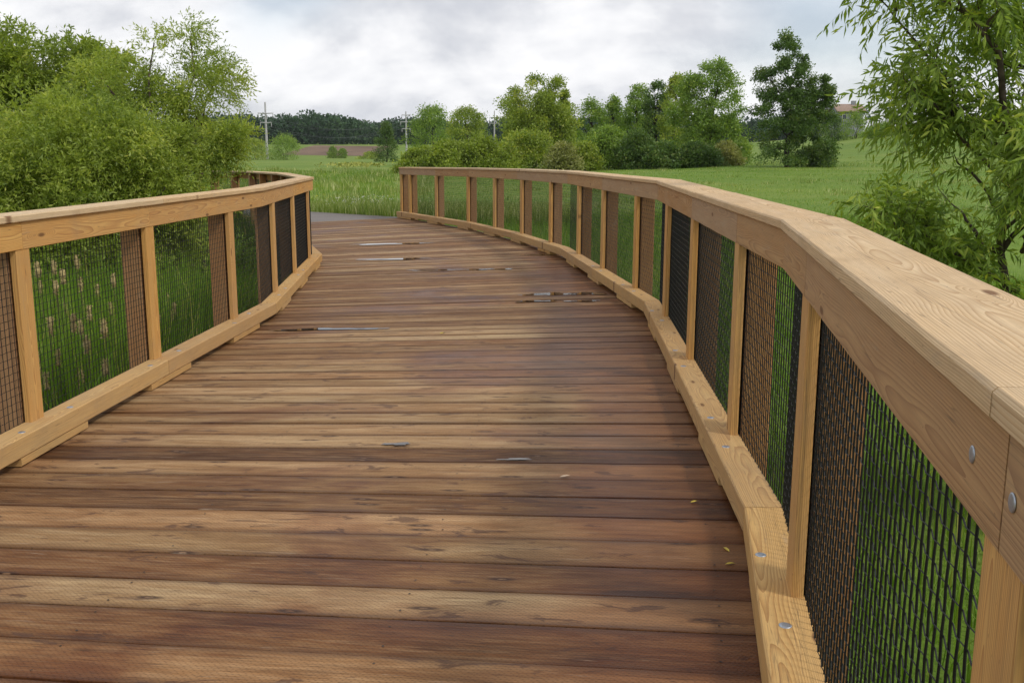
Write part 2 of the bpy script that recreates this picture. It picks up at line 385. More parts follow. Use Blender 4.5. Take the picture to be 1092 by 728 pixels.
def catmull(pts, per=24):
    P = np.array(pts, float)
    P = np.vstack([2 * P[0] - P[1], P, 2 * P[-1] - P[-2]])
    out = []
    for i in range(1, len(P) - 2):
        for k in range(per):
            t = k / per
            a, b, c, d = P[i - 1], P[i], P[i + 1], P[i + 2]
            out.append(0.5 * ((2 * b) + (-a + c) * t + (2 * a - 5 * b + 4 * c - d) * t * t + (-a + 3 * b - 3 * c + d) * t ** 3))
    out.append(P[-2]); return np.array(out)
def dense(K, step=0.1):
    out = []
    for (a, b) in zip(K[:-1], K[1:]):
        a = np.array(a); b = np.array(b); n = max(2, int(np.linalg.norm(b - a) / step))
        out += [a + (b - a) * k / n for k in range(n)]
    return np.array(out + [np.array(K[-1])])
CR, CL = dense(KR), dense(KL)

def at_y(C, y):
    i = int(np.searchsorted(C[:, 1], y)); i = min(max(i, 1), len(C) - 1)
    t = (y - C[i - 1, 1]) / (C[i, 1] - C[i - 1, 1]); return C[i - 1] + t * (C[i] - C[i - 1])

def offsets(poly, side):
    """mitred outward normals for a polyline; side +1: outward is to the right"""
    P = np.array(poly, float); n = len(P); out = []
    d = P[1:] - P[:-1]; d /= np.linalg.norm(d, axis=1)[:, None]
    nr = np.stack([d[:, 1], -d[:, 0]], 1) * side
    for i in range(n):
        if i == 0: m = nr[0]
        elif i == n - 1: m = nr[-1]
        else:
            m = nr[i - 1] + nr[i]; m /= np.linalg.norm(m); m = m / max(0.3, m @ nr[i])
        out.append(m)
    return P, np.array(out), d

def beam(mb, p0, n0, p1, n1, o0, o1, h0, h1, cham=0.004, gap=0.0015, nseg=6, wob=0.0, seed=None):
    """a sawn board between plan points p0, p1; lateral offsets o0..o1 along the (mitred) outward normals, heights h0..h1"""
    rs = random.Random(seed if seed is not None else random.random())
    L = float(np.linalg.norm(p1 - p0)); c = cham
    sec = [(o0 + c, h0), (o1 - c, h0), (o1, h0 + c), (o1, h1 - c), (o1 - c, h1), (o0 + c, h1), (o0, h1 - c), (o0, h0 + c)]
    la = rs.uniform(0, 60); ya = rs.uniform(-0.06, 0.06); za = rs.uniform(0.03, 0.12) * rs.choice((-1, 1))
    horiz = (o1 - o0) > (h1 - h0)
    r1, r2 = rs.random(), rs.random()
    V = []; W = []
    for k in range(nseg + 1):
        t = k / nseg; tt = (gap + t * (L - 2 * gap)) / L
        p = p0 * (1 - tt) + p1 * tt; n = n0 * (1 - tt) + n1 * tt
        wx = wob * (rs.random() - .5); wz = wob * (rs.random() - .5)
        for (o, h) in sec:
            q = p + n * (o + wx)
            V.append((q[0], q[1], zd(q[0]) + h + wz))
            if horiz: W.append((la + L * tt, ya + o - (o0 + o1) / 2, za + h - h1))
            else: W.append((la + L * tt, ya + h - (h0 + h1) / 2, za + o - o0))
    Fc = []
    for k in range(nseg):
        for j in range(8):
            a = k * 8 + j; b = k * 8 + (j + 1) % 8
            Fc.append((a, b, b + 8, a + 8))
    Fc.append(tuple(range(7, -1, -1))); Fc.append(tuple(nseg * 8 + j for j in range(8)))
    mb.add(V, Fc, W, [(r1, r2, 0.5)] * len(V))

def vpost(mb, c, ux, uy, w, d, z0, z1, cham=0.004, seed=0, slope_top=False):
    """vertical timber: centre c (plan), ux along rail, uy outward"""
    rs = random.Random(seed); a, b, ch = w / 2, d / 2, cham
    sec = [(-a + ch, -b), (a - ch, -b), (a, -b + ch), (a, b - ch), (a - ch, b), (-a + ch, b), (-a, b - ch), (-a, -b + ch)]
    la = rs.uniform(0, 60); ya = rs.uniform(-.05, .05); za = rs.uniform(.03, .1)
    r1, r2 = rs.random(), rs.random(); V = []; W = []
    for k in range(5):
        z = z0 + (z1 - z0) * k / 4
        for (s, t) in sec:
            q = c + ux * s + uy * t; V.append((q[0], q[1], z)); W.append((la + z, ya + s, za + t))
    Fc = []
    for k in range(4):
        for j in range(8):
            p = k * 8 + j; q = k * 8 + (j + 1) % 8; Fc.append((p, q, q + 8, p + 8))
    Fc.append(tuple(range(7, -1, -1))); Fc.append(tuple(32 + j for j in range(8)))
    mb.add(V, Fc, W, [(r1, r2, .5)] * len(V))

# one wire panel, 1.8 m long, 0.975 m high, shared by all bays
WIRES = {}
def wire_panel_mesh(Lw):
    H, g, r = 0.972, 0.0425, 0.0025
    nv, nh = max(1, int(round(Lw / g))), int(round(H / g)); L = nv * g
    if nv in WIRES: return WIRES[nv], L
    V = []; Fc = []
    def tube(pts, e1, e2, r):
        b = len(V)
        for p in pts:
            for (u, v) in ((1, 0), (0, 1), (-1, 0), (0, -1)):
                V.append(tuple(p[i] + r * (u * e1[i] + v * e2[i]) for i in range(3)))
        for k in range(len(pts) - 1):
            for j in range(4):
                a = b + k * 4 + j; c = b + k * 4 + (j + 1) % 4; Fc.append((a, c, c + 4, a + 4))
    for i in range(nv + 1):
        x = L * i / nv
        pts = [(x, (0.0006 if (i + k) % 2 else -0.0006), H * k / nh) for k in range(nh + 1)]
        tube(pts, (1, 0, 0), (0, 1, 0), r)
    for k in range(nh + 1):
        z = H * k / nh
        pts = [(L * i / nv, (-0.0030 if (i + k) % 2 else 0.0030), z) for i in range(nv + 1)]
        tube(pts, (0, 0, 1), (0, 1, 0), r * .6)
    me = bpy.data.meshes.new('wire_panel'); me.from_pydata(V, [], Fc); me.update()
    me.materials.append(M['wire']); WIRES[nv] = me; return me, L

def bolt_mesh(rad=0.020, oval=1.0):
    V = []; n = 14
    prof = [(1.0, 0.0), (1.0, 0.3), (0.86, 0.55), (0.45, 0.62)]
    for (rr, hh) in prof:
        for k in range(n):
            t = 2 * math.pi * k / n; V.append((rad * rr * math.cos(t) * oval, rad * rr * math.sin(t), rad * 0.28 * hh))
    V.append((0, 0, rad * 0.18)); Fc = []
    for q in range(3):
        for k in range(n): Fc.append((q * n + k, q * n + (k + 1) % n, (q + 1) * n + (k + 1) % n, (q + 1) * n + k))
    for k in range(n): Fc.append((3 * n + k, 3 * n + (k + 1) % n, 4 * n))
    me = bpy.data.meshes.new('bolt'); me.from_pydata(V, [], Fc); me.update(); me.materials.append(M['bolt'])
    me.polygons.foreach_set('use_smooth', [True] * len(me.polygons)); return me
BOLT = bolt_mesh(); BOLT_BIG = bolt_mesh(0.0115)

H_CURB0, H_CURB1 = 0.052, 0.165
H_RAIL0, H_RAIL1, H_CAP = 1.140, 1.291, 1.331

def railing(ys, kinks, curve, side, label, curb_joints, cap_joints, rail_joints, group=None):
    stations = [at_y(curve, y) for y in ys]
    P, Nn, D = offsets(stations, side)
    y_lo, y_hi = ys[0], ys[-1]
    kk = [k[1] for k in kinks[1:-1] if y_lo < k[1] < y_hi]
    def cuts(extra): return sorted(set([y_lo, y_hi] + kk + [e for e in extra if y_lo < e < y_hi]))
    curb_cuts, cap_cuts, rail_cuts = cuts(curb_joints), cuts(cap_joints), cuts(rail_joints)
    base = P[len(P) // 2]
    root = empty('bridge_railing', (base[0], base[1], zd(base[0])), label, 'railing', group)
    sd = int(side * 1000 + 5000)
    # curb with scupper blocks below
    cp = [at_y(curve, y) for y in curb_cuts]; CP, CN, CD = offsets(cp, side)
    curbs = []
    for i in range(len(CP) - 1):
        mb = MB(); beam(mb, CP[i], CN[i], CP[i + 1], CN[i + 1], -0.105, 0.052, H_CURB0, H_CURB1, 0.006, 0.002, 8, 0.0015, sd + i)
        c = mb.build('curb', M['curb'], root); curbs.append((c, CP[i, 1], CP[i + 1, 1]))
    for i in range(len(P)):
        u = D[min(i, len(D) - 1)]; n = Nn[i] / np.linalg.norm(Nn[i])
        y = P[i, 1]; hl = 0.38
        if i == len(P) - 1: a, b = P[i] - u * 0.5, P[i] - u * 0.02
        elif i == 0: a, b = P[i] + u * 0.02, P[i] + u * 0.5
        else: a, b = at_y(curve, y - hl * abs(u[1])), at_y(curve, y + hl * abs(u[1]))
        dd = (b - a) / np.linalg.norm(b - a); nn = np.array([dd[1], -dd[0]]) * side
        mb = MB(); beam(mb, a, nn, b, nn, -0.099, 0.045, 0.0045, H_CURB0 - 0.001, 0.004, 0, 3, 0.001, sd + 70 + i)
        mb.build('curb_block', M['curb'], root)
        for c, y0, y1 in curbs:
            for off in (-0.27, 0.27):
                q = P[i] + u * off - n * 0.052
                if y0 <= q[1] < y1 and y < 14:
                    bo = bpy.data.objects.new('bolt', BOLT); COL.objects.link(bo); bo.parent = c
                    bo.location = Vector((q[0], q[1], zd(q[0]) + H_CURB1 - 0.001)) - world_origin(c)
                    bo.rotation_euler = (0, 0, random.uniform(0, 3))
    # battens, posts
    for i in range(len(P)):
        j = min(i, len(D) - 1); u = D[j] if i in (0, len(P) - 1) else (D[i - 1] + D[i]); u = u / np.linalg.norm(u)
        n = np.array([u[1], -u[0]]) * side
        c = P[i] + n * 0.0205 + (u * 0.09 if i == 0 else (-u * 0.09 if i == len(P) - 1 else 0))
        mb = MB(); vpost(mb, c, u, n, 0.140, 0.038, zd(c[0]) + H_CURB1 - 0.001, zd(c[0]) + H_RAIL0 + 0.001, 0.003, sd + 200 + i)
        mb.build('batten', M['rail'], root)
        c2 = P[i] + n * (0.056 + 0.070) + (u * 0.09 if i == 0 else (-u * 0.09 if i == len(P) - 1 else 0))
        mb = MB(); vpost(mb, c2, u, n, 0.140, 0.140, float(gz(c2[0], c2[1])) - 0.4, zd(c2[0]) + H_RAIL1 - 0.004, 0.006, sd + 300 + i)
        mb.build('post', M['post'], root)
    # side rail boards, bent to the line of the bridge
    RP, RN, RD = offsets([at_y(curve, y) for y in rail_cuts], side)
    for i in range(len(RP) - 1):
        mb = MB(); beam(mb, RP[i], RN[i], RP[i + 1], RN[i + 1], -0.003, 0.036, H_RAIL0, H_RAIL1, 0.003, 0.001, 8, 0.001, sd + 400 + i)
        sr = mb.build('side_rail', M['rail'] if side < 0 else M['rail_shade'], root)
        if side > 0 and RP[i][1] <= 1.0 < RP[i + 1][1]:
            u = RD[i]; n = np.array([u[1], -u[0]]) * side
            for (tu, tv) in ((1037, 484), (1081, 535)):
                best = None
                for k in range(200):
                    q = at_y(curve, 0.9 + k * 0.003) - n * 0.0035
                    for hh in np.linspace(H_RAIL0 + .02, H_RAIL1 - .02, 24):
                        w_ = Vector((q[0], q[1], zd(q[0]) + hh - 1.6)); zc = w_.dot(fw)
                        e = (546 + F_PX * w_.dot(rt) / zc - tu) ** 2 + (364 - F_PX * w_.dot(up) / zc - tv) ** 2
                        if best is None or e < best[0]: best = (e, q, hh)
                q, hh = best[1:]
                bo = bpy.data.objects.new('bolt', BOLT_BIG); COL.objects.link(bo); bo.parent = sr
                bo.location = Vector((q[0], q[1], zd(q[0]) + hh)) - world_origin(sr)
                bo.rotation_mode = 'QUATERNION'; bo.rotation_quaternion = Vector((0, 0, 1)).rotation_difference(Vector((-n[0], -n[1], 0)))
    # wire panels, one per bay (two where the line bends)
    pc = sorted(set(list(ys) + kk)); pc = [p for k, p in enumerate(pc) if k == 0 or p - pc[k - 1] > 0.12]
    WP, WN, WD = offsets([at_y(curve, y) for y in pc], side)
    for i in range(len(WP) - 1):
        a = WP[i] + WN[i] * 0.0475; b = WP[i + 1] + WN[i + 1] * 0.0475; Lb = float(np.linalg.norm(b - a))
        me, L0 = wire_panel_mesh(Lb)
        w = bpy.data.objects.new('wire_panel', me); COL.objects.link(w); w.parent = root
        za, zb = zd(a[0]), zd(b[0])
        w.location = Vector((a[0], a[1], (za + zb) / 2 + H_CURB1 + 0.002)) - world_origin(root)
        w.rotation_euler = (0, 0, math.atan2(b[1] - a[1], b[0] - a[0])); w.scale = (Lb / L0, 1, 1)
    # cap boards
    kp = [at_y(curve, y) for y in cap_cuts]; KP, KN, KD = offsets(kp, side)
    for i in range(len(KP) - 1):
        mb = MB(); beam(mb, KP[i], KN[i], KP[i + 1], KN[i + 1], -0.022, 0.216, H_RAIL1 + 0.001, H_CAP + random.Random(i + sd).uniform(-.002, .002), 0.006, 0.0015, 8, 0.0015, sd + 500 + i)
        mb.build('cap_rail', M['cap'], root)
    return root

railing(YR, KR, CR, 1, 'pale timber railing on the right, nearest the camera, curving away to end at the meadow',
        [-0.3, 1.2, 6.7, 12.4, 24.2], [-1.2, 1.067, 6.3, 12.4, 24.0], [-0.80, 1.055, 3.05, 4.91, 6.77, 12.35, 23.8])
railing(YL, KL, CL, -1, 'timber railing on the left that bends away behind the bushy willow, cattails beyond its mesh',
        [1.2, 4.1, 7.1, 12.6, 17.6, 22.8], [0.8, 3.9, 7.4, 12.6, 17.4, 22.8], [1.85, 5.45, 7.17, 12.6, 17.85, 22.85])

# ------------------------------------------------------------------ deck
def build_deck():
    dR = np.diff(CR, axis=0); sR = np.concatenate([[0], np.cumsum(np.linalg.norm(dR, axis=1))])
    tan = np.gradient(CR, axis=0); tan /= np.linalg.norm(tan, axis=1)[:, None]
    # smooth tangents
    k = np.ones(61) / 61
    tan = np.stack([np.convolve(np.pad(tan[:, i], 30, mode='edge'), k, 'valid') for i in (0, 1)], 1); tan /= np.linalg.norm(tan, axis=1)[:, None]
    CLe = np.vstack([CL[0] + (CL[0] - CL[10]) * 3, CL])
    def station(s):
        p = np.array([np.interp(s, sR, CR[:, 0]), np.interp(s, sR, CR[:, 1])]); t = np.array([np.interp(s, sR, tan[:, 0]), np.interp(s, sR, tan[:, 1])])
        n = np.array([-t[1], t[0]])      # to the left
        # intersect with the left line
        A = CLe[:-1]; B = CLe[1:]; e = B - A; den = n[0] * e[:, 1] - n[1] * e[:, 0]
        w = A - p; u = (w[:, 0] * e[:, 1] - w[:, 1] * e[:, 0]) / den; v = (w[:, 0] * n[1] - w[:, 1] * n[0]) / den
        ok = (v >= 0) & (v <= 1) & (u > 0)
        d = u[ok].min() if ok.any() else 4.2
        return p - n * 0.05, p + n * (d + 0.05)
    root = empty('footbridge', (-0.8, 12.0, zd(-0.8)), 'wet brown plank deck of the curving footbridge between the two timber railings', 'footbridge')
    mb = MB(); W = 0.262; s = 0.3; i = 0; ns = 14
    rs = random.Random(5)
    bounds = []
    def edge_y(s_):
        a_, b_ = station(s_); t_ = (a_[0] + 0.48) / (a_[0] - b_[0]); return (a_ + (b_ - a_) * t_)[1]
    st_ = min((x_ * 0.005 for x_ in range(900, 1300)), key=lambda q: abs(edge_y(q) - 3.224))
    s = st_ - W * int((st_ - 0.3) / W)
    while s < st_ - .01: bounds.append(s); s += W
    while s < sR[-1] - 0.02:
        bounds.append(s); s += W * rs.uniform(0.985, 1.015)
    TONE = [(2.96, .60), (3.22, .33), (3.48, .92), (3.75, .35), (3.94, .70), (4.12, .45), (4.37, .78), (4.64, .25), (4.87, .45), (5.14, .72), (5.39, .08)]
    ac_pts = [(0.0, -0.030), (0.0, -0.0085), (0.008, -0.0020), (0.025, -0.0003), (0.13, 0.0), (0.5, 0.0), (0.87, 0.0), (0.975, -0.0003), (0.992, -0.0020), (1.0, -0.0085), (1.0, -0.030)]
    for i in range(len(bounds) - 1):
        a0, a1 = station(bounds[i]); b0, b1 = station(bounds[i + 1])
        gap = rs.uniform(0.004, 0.009)
        cup = rs.uniform(-0.004, 0.0025); dz = rs.uniform(-0.0022, 0.0012); tilt = rs.uniform(-.0022, .0022)
        la = rs.uniform(0, 80); ya = rs.uniform(0, 9); r1, r2 = rs.random(), rs.random()
        yc = (edge_y(bounds[i]) + edge_y(bounds[i + 1])) / 2
        if yc < 5.39: r1 = next(tn for (ym, tn) in TONE if yc < ym)
        elif yc < 7.3: r1 = 0.66 + 0.3 * r1
        else: r1 = 0.22 + 0.72 * r1
        ex0, ex1 = rs.uniform(-.01, .01), rs.uniform(-.01, .01)
        wl = [rs.uniform(-.0024, .0024) for _ in range(ns + 1)]; wl2 = [rs.uniform(-.0024, .0024) for _ in range(ns + 1)]
        ph1, ph2 = rs.uniform(0, 6), rs.uniform(0, 6)
        V = []; C = []; Rr = []; K = len(ac_pts)
        for k_ in range(ns + 1):
            t = k_ / ns
            A = a0 + (a1 - a0) * t; B = b0 + (b1 - b0) * t; d = B - A; wd = np.linalg.norm(d); d = d / wd
            bow = 0.004 * math.sin(3.1 * t + ph1)
            A2 = A + d * (gap / 2 + wl[k_] + bow); B2 = B - d * (gap / 2 + wl2[k_] - 0.004 * math.sin(3.1 * t + ph2))
            for (ac, hz) in ac_pts:
                q = A2 + (B2 - A2) * ac
                crown = cup * (1 - (2 * ac - 1) ** 2) * (-1) + tilt * (ac - .5) * 2
                V.append((q[0], q[1], zd(q[0]) + hz + dz + crown - 0.001)); C.append((la + t * 4.0, ya + ac * W, i * 3.7)); Rr.append((r1, r2, ac))
        Fc = []
        for k_ in range(ns):
            for j in range(K - 1):
                a = k_ * K + j; Fc.append((a, a + K, a + K + 1, a + 1))
        Fc.append(tuple(range(K))); Fc.append(tuple(ns * K + j for j in range(K - 1, -1, -1)))
        mb.add(V, Fc, C, Rr)
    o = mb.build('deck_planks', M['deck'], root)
    V = []; Fc = []
    for i in range(len(bounds) - 1):
        a0, a1 = station(bounds[i]); b0, b1 = station(bounds[i + 1])
        for t in (0.07, 0.36, 0.645, 0.93):
            for ac in (0.22, 0.78):
                q = (a0 + (a1 - a0) * t) * (1 - ac) + (b0 + (b1 - b0) * t) * ac + np.array([rs.gauss(0, .008), rs.gauss(0, .008)])
                b = len(V); V += [(q[0] + .0048 * math.cos(k * 1.0472), q[1] + .0048 * math.sin(k * 1.0472), zd(q[0]) + 0.0022) for k in range(6)]; V.append((q[0], q[1], zd(q[0]) + .0012))
                Fc += [(b + k, b + (k + 1) % 6, b + 6) for k in range(6)]
    sc = np_mesh('screws', np.array(V), np.array(Fc), M['screw'], root); sc['kind'] = 'stuff'
    # stringers under the deck
    for side, C in ((1, CR), (-1, CL)):
        ys = [-1.6, 1.5, 5, 8.5, 12, 15.5, 19, 22.5, 25.6]
        PP, NN, DD = offsets([at_y(C, y) for y in ys], side)
        for i in range(len(PP) - 1):
            m2 = MB(); beam(m2, PP[i], NN[i], PP[i + 1], NN[i + 1], -0.16, 0.03, -0.42, -0.034, 0.004, 0.001, 3, 0, 900 + i)
            m2.build('stringer', M['beam'], root)
    m2 = MB(); PP, NN, DD = offsets([(at_y(CR, y) + at_y(CL, min(27, y * 0.95))) / 2 for y in (0, 5, 10, 15, 20, 25)], 1)
    for i in range(5): beam(m2, PP[i], NN[i], PP[i + 1], NN[i + 1], -0.1, 0.1, -0.42, -0.034, 0.004, 0.001, 3, 0, 950 + i)
    m2.build('centre_stringer', M['beam'], root)
    # asphalt path beyond
    e0, e1 = station(bounds[-1]); t = np.array([-0.5, 0.87])
    V = []; K = 18
    p0, p1 = e0.copy(), e1.copy(); ang = math.atan2(t[1], t[0])
    c = (p0 + p1) / 2; hw = np.linalg.norm(p1 - p0) / 2 + 0.15; h = (p1 - p0) / np.linalg.norm(p1 - p0)
    for k_ in range(K):
        V.append((*(c - h * hw), 0)); V.append((*(c + h * hw), 0))
        ang += 0.075; d = np.array([math.cos(ang), math.sin(ang)]); c = c + d * 0.9; h = np.array([-d[1], d[0]]); hw = max(1.75, hw * .97)
    V = np.array(V); V[:, 2] = np.where(np.arange(len(V)) < 6, CROSS * V[:, 0] - 0.012, CROSS * -4 - 0.03)
    Fp = [(2 * i, 2 * i + 2, 2 * i + 3, 2 * i + 1) for i in range(K - 1)]
    Vb = V.copy(); Vb[:, 2] -= 0.6
    n = len(V); Fs = [(2 * i, 2 * i + n, 2 * i + 2 + n, 2 * i + 2) for i in range(K - 1)] + [(2 * i + 1, 2 * i + 3, 2 * i + 3 + n, 2 * i + 1 + n) for i in range(K - 1)]
    tag(np_mesh('path', np.vstack([V, Vb]), Fp + Fs, M['asphalt']), kind='structure')
    return V
PATH = build_deck()

# puddles: thin irregular films of water on the planks
def puddle(x, y, lx, ly, seed):
    rs = np.random.default_rng(seed); n = 44; th = np.linspace(0, 2 * np.pi, n, endpoint=False)
    r = 1 + 0.22 * np.sin(3 * th + rs.uniform(0, 6)) + 0.16 * np.sin(5 * th + rs.uniform(0, 6)) + 0.12 * np.sin(9 * th + rs.uniform(0, 6)) + rs.uniform(-.07, .07, n)
    px = x + 1.15 * lx * np.cos(th) * r; py = y + 1.4 * ly * np.sin(th) * r
    pz = CROSS * px + 0.0052
    V = np.vstack([np.stack([px, py, pz], 1), [[x, y, CROSS * x + 0.0052]]])
    Fc = [(n, k, (k + 1) % n) for k in range(n)]
    o = np_mesh('puddle_water', V, Fc, M['water']); tag(o, kind='structure')
for a in [(-1.85, 9.20, .36, .035, 1), (-1.35, 9.17, .13, .025, 2), (-1.1, 13.92, .30, .06, 3), (-.45, 13.90, .16, .05, 4), (-.12, 13.88, .11, .05, 5), (0.42, 11.25, .24, .075, 6), (0.86, 11.22, .18, .07, 7),
          (0.25, 10.72, .22, .04, 8), (0.78, 10.66, .17, .035, 9), (-1.9, 15.6, .45, .07, 10), (-2.3, 18.4, .6, .08, 12), (0.5, 15.8, .22, .07, 13), (-.65, 5.35, .07, .016, 14), (0.02, 5.02, .07, .012, 15)]:
    puddle(*a)

# fallen leaves and chips
def fallen_leaf(x, y, s, rot, mat, name, label, cat):
    V = [(-1, 0, 0.02), (-.35, .32, .16), (.35, .28, .2), (1, 0, .05), (.35, -.28, .22), (-.35, -.32, .14), (-.3, 0, 0.05), (.35, 0, 0.08), (1.35, -.05, .02)]
    Fc = [(0, 6, 1), (6, 7, 2, 1), (7, 3, 2), (0, 5, 6), (5, 4, 7, 6), (4, 3, 7), (3, 8, 7)]
    me = bpy.data.meshes.new(name); me.from_pydata([(a * s, b * s, c * s) for a, b, c in V], [], Fc); me.update()
    o = link_mesh(name, me, mat); o.location = (x, y, zd(x) + 0.003); o.rotation_euler = (0, 0, rot); tag(o, label, cat)
fallen_leaf(.845, 4.32, .022, .5, M['leaf_yellow'], 'fallen_leaf', 'small curled yellow leaf lying highest of the three by the right curb', 'leaf')
fallen_leaf(.875, 3.76, .024, 1.9, M['leaf_yellow'], 'fallen_leaf', 'small yellow leaf by the right curb, between the other two', 'leaf')
fallen_leaf(.86, 3.62, .022, .2, M['leaf_yellow'], 'fallen_leaf', 'small yellow leaf by the right curb, nearest the camera', 'leaf')
fallen_leaf(-.64, 8.85, .035, .8, M['leaf_yellow'], 'fallen_leaf', 'lone yellow leaf in the middle of the deck', 'leaf')
fallen_leaf(.27, 4.72, .03, .3, M['chip'], 'wood_chip', 'pale pinkish wood chip lying on the dark right half of the deck', 'wood chip')

# ------------------------------------------------------------------ vegetation helpers
def unit(v): return v / np.maximum(np.linalg.norm(v, axis=-1, keepdims=True), 1e-9)

def leaf_arrays(P, D, L, W, rg, fold=0.25, droop=0.25):
    """P base, D direction, L length, W width -> folded lanceolate leaves of 5 verts, 4 tris"""
    n = len(P); rnd = unit(rg.normal(size=(n, 3))); S = unit(np.cross(D, rnd)); Nn = np.cross(S, D)
    L = L[:, None]; W = W[:, None]; dn = np.array([0, 0, -1.0])
    mid = P + D * L * .45 + dn * L * droop * .15
    tip = P + D * L + dn * L * droop * .6
    v = np.stack([P, mid + S * W * .5 + Nn * W * fold, mid, mid - S * W * .5 + Nn * W * fold, tip], 1).reshape(-1, 3)
    b = (np.arange(n) * 5)[:, None, None]
    f = (b + np.array([[0, 2, 1], [0, 3, 2], [1, 2, 4], [2, 3, 4]])[None]).reshape(-1, 3)
    return v, f
def quad_leaves(P, D, L, W, rg):
    n = len(P); S = unit(np.cross(D, unit(rg.normal(size=(n, 3))))); L = L[:, None]; W = W[:, None]
    v = np.stack([P, P + D * L * .45 + S * W * .5, P + D * L, P + D * L * .55 - S * W * .5], 1).reshape(-1, 3)
    f = (np.arange(n) * 4)[:, None] + np.arange(4)[None]
    return v, f

def tubes_mesh(polys, sides=6):
    V = []; Fc = []
    for pts, rad in polys:
        pts = [np.array(p, float) for p in pts]; b = len(V); n = len(pts)
        for i, p in enumerate(pts):
            d = pts[min(i + 1, n - 1)] - pts[max(i - 1, 0)]; d = d / (np.linalg.norm(d) + 1e-9)
            e = np.cross(d, (0.3, 1, 0.1)); e /= np.linalg.norm(e) + 1e-9; g = np.cross(d, e)
            for k in range(sides):
                t = 2 * math.pi * k / sides; V.append(p + rad[i] * (math.cos(t) * e + math.sin(t) * g))
        for i in range(n - 1):
            for k in range(sides):
                a = b + i * sides + k; c = b + i * sides + (k + 1) % sides; Fc.append((a, c, c + sides, a + sides))
    return np.array(V), np.array(Fc)

def limb(a, b, r0, r1, rs, n=7, wig=0.06, sag=0.0):
    a, b = np.array(a, float), np.array(b, float); L = np.linalg.norm(b - a); pts = []; rad = []; off = np.zeros(3)
    for i in range(n + 1):
        t = i / n
        if 0 < i < n: off = off * .6 + np.array([rs.gauss(0, 1), rs.gauss(0, 1), rs.gauss(0, .6)]) * L * wig * .5
        pts.append(a + (b - a) * t + (off if 0 < i < n else 0) + np.array([0, 0, -sag * 4 * t * (1 - t) * L])); rad.append(r0 + (r1 - r0) * t ** .8)
    return pts, rad

def profile(kind, t):
    if kind == 'round': return np.sqrt(np.clip(1 - (2 * t - 1) ** 2 * .95, 0, 1)) * (1.05 - .25 * t)
    if kind == 'column': return np.clip(np.minimum(t * 5 + .45, 1), 0, 1) * np.sqrt(np.clip(1 - t ** 2.6, 0, 1))
    if kind == 'shrub': return np.sqrt(np.clip(1 - t ** 2, 0, 1))
    if kind == 'block': return np.sqrt(np.clip(1 - t ** 6, 0, 1))
    if kind == 'cone': return np.clip(1.02 - t, 0, 1) ** .7
    return np.ones_like(t)

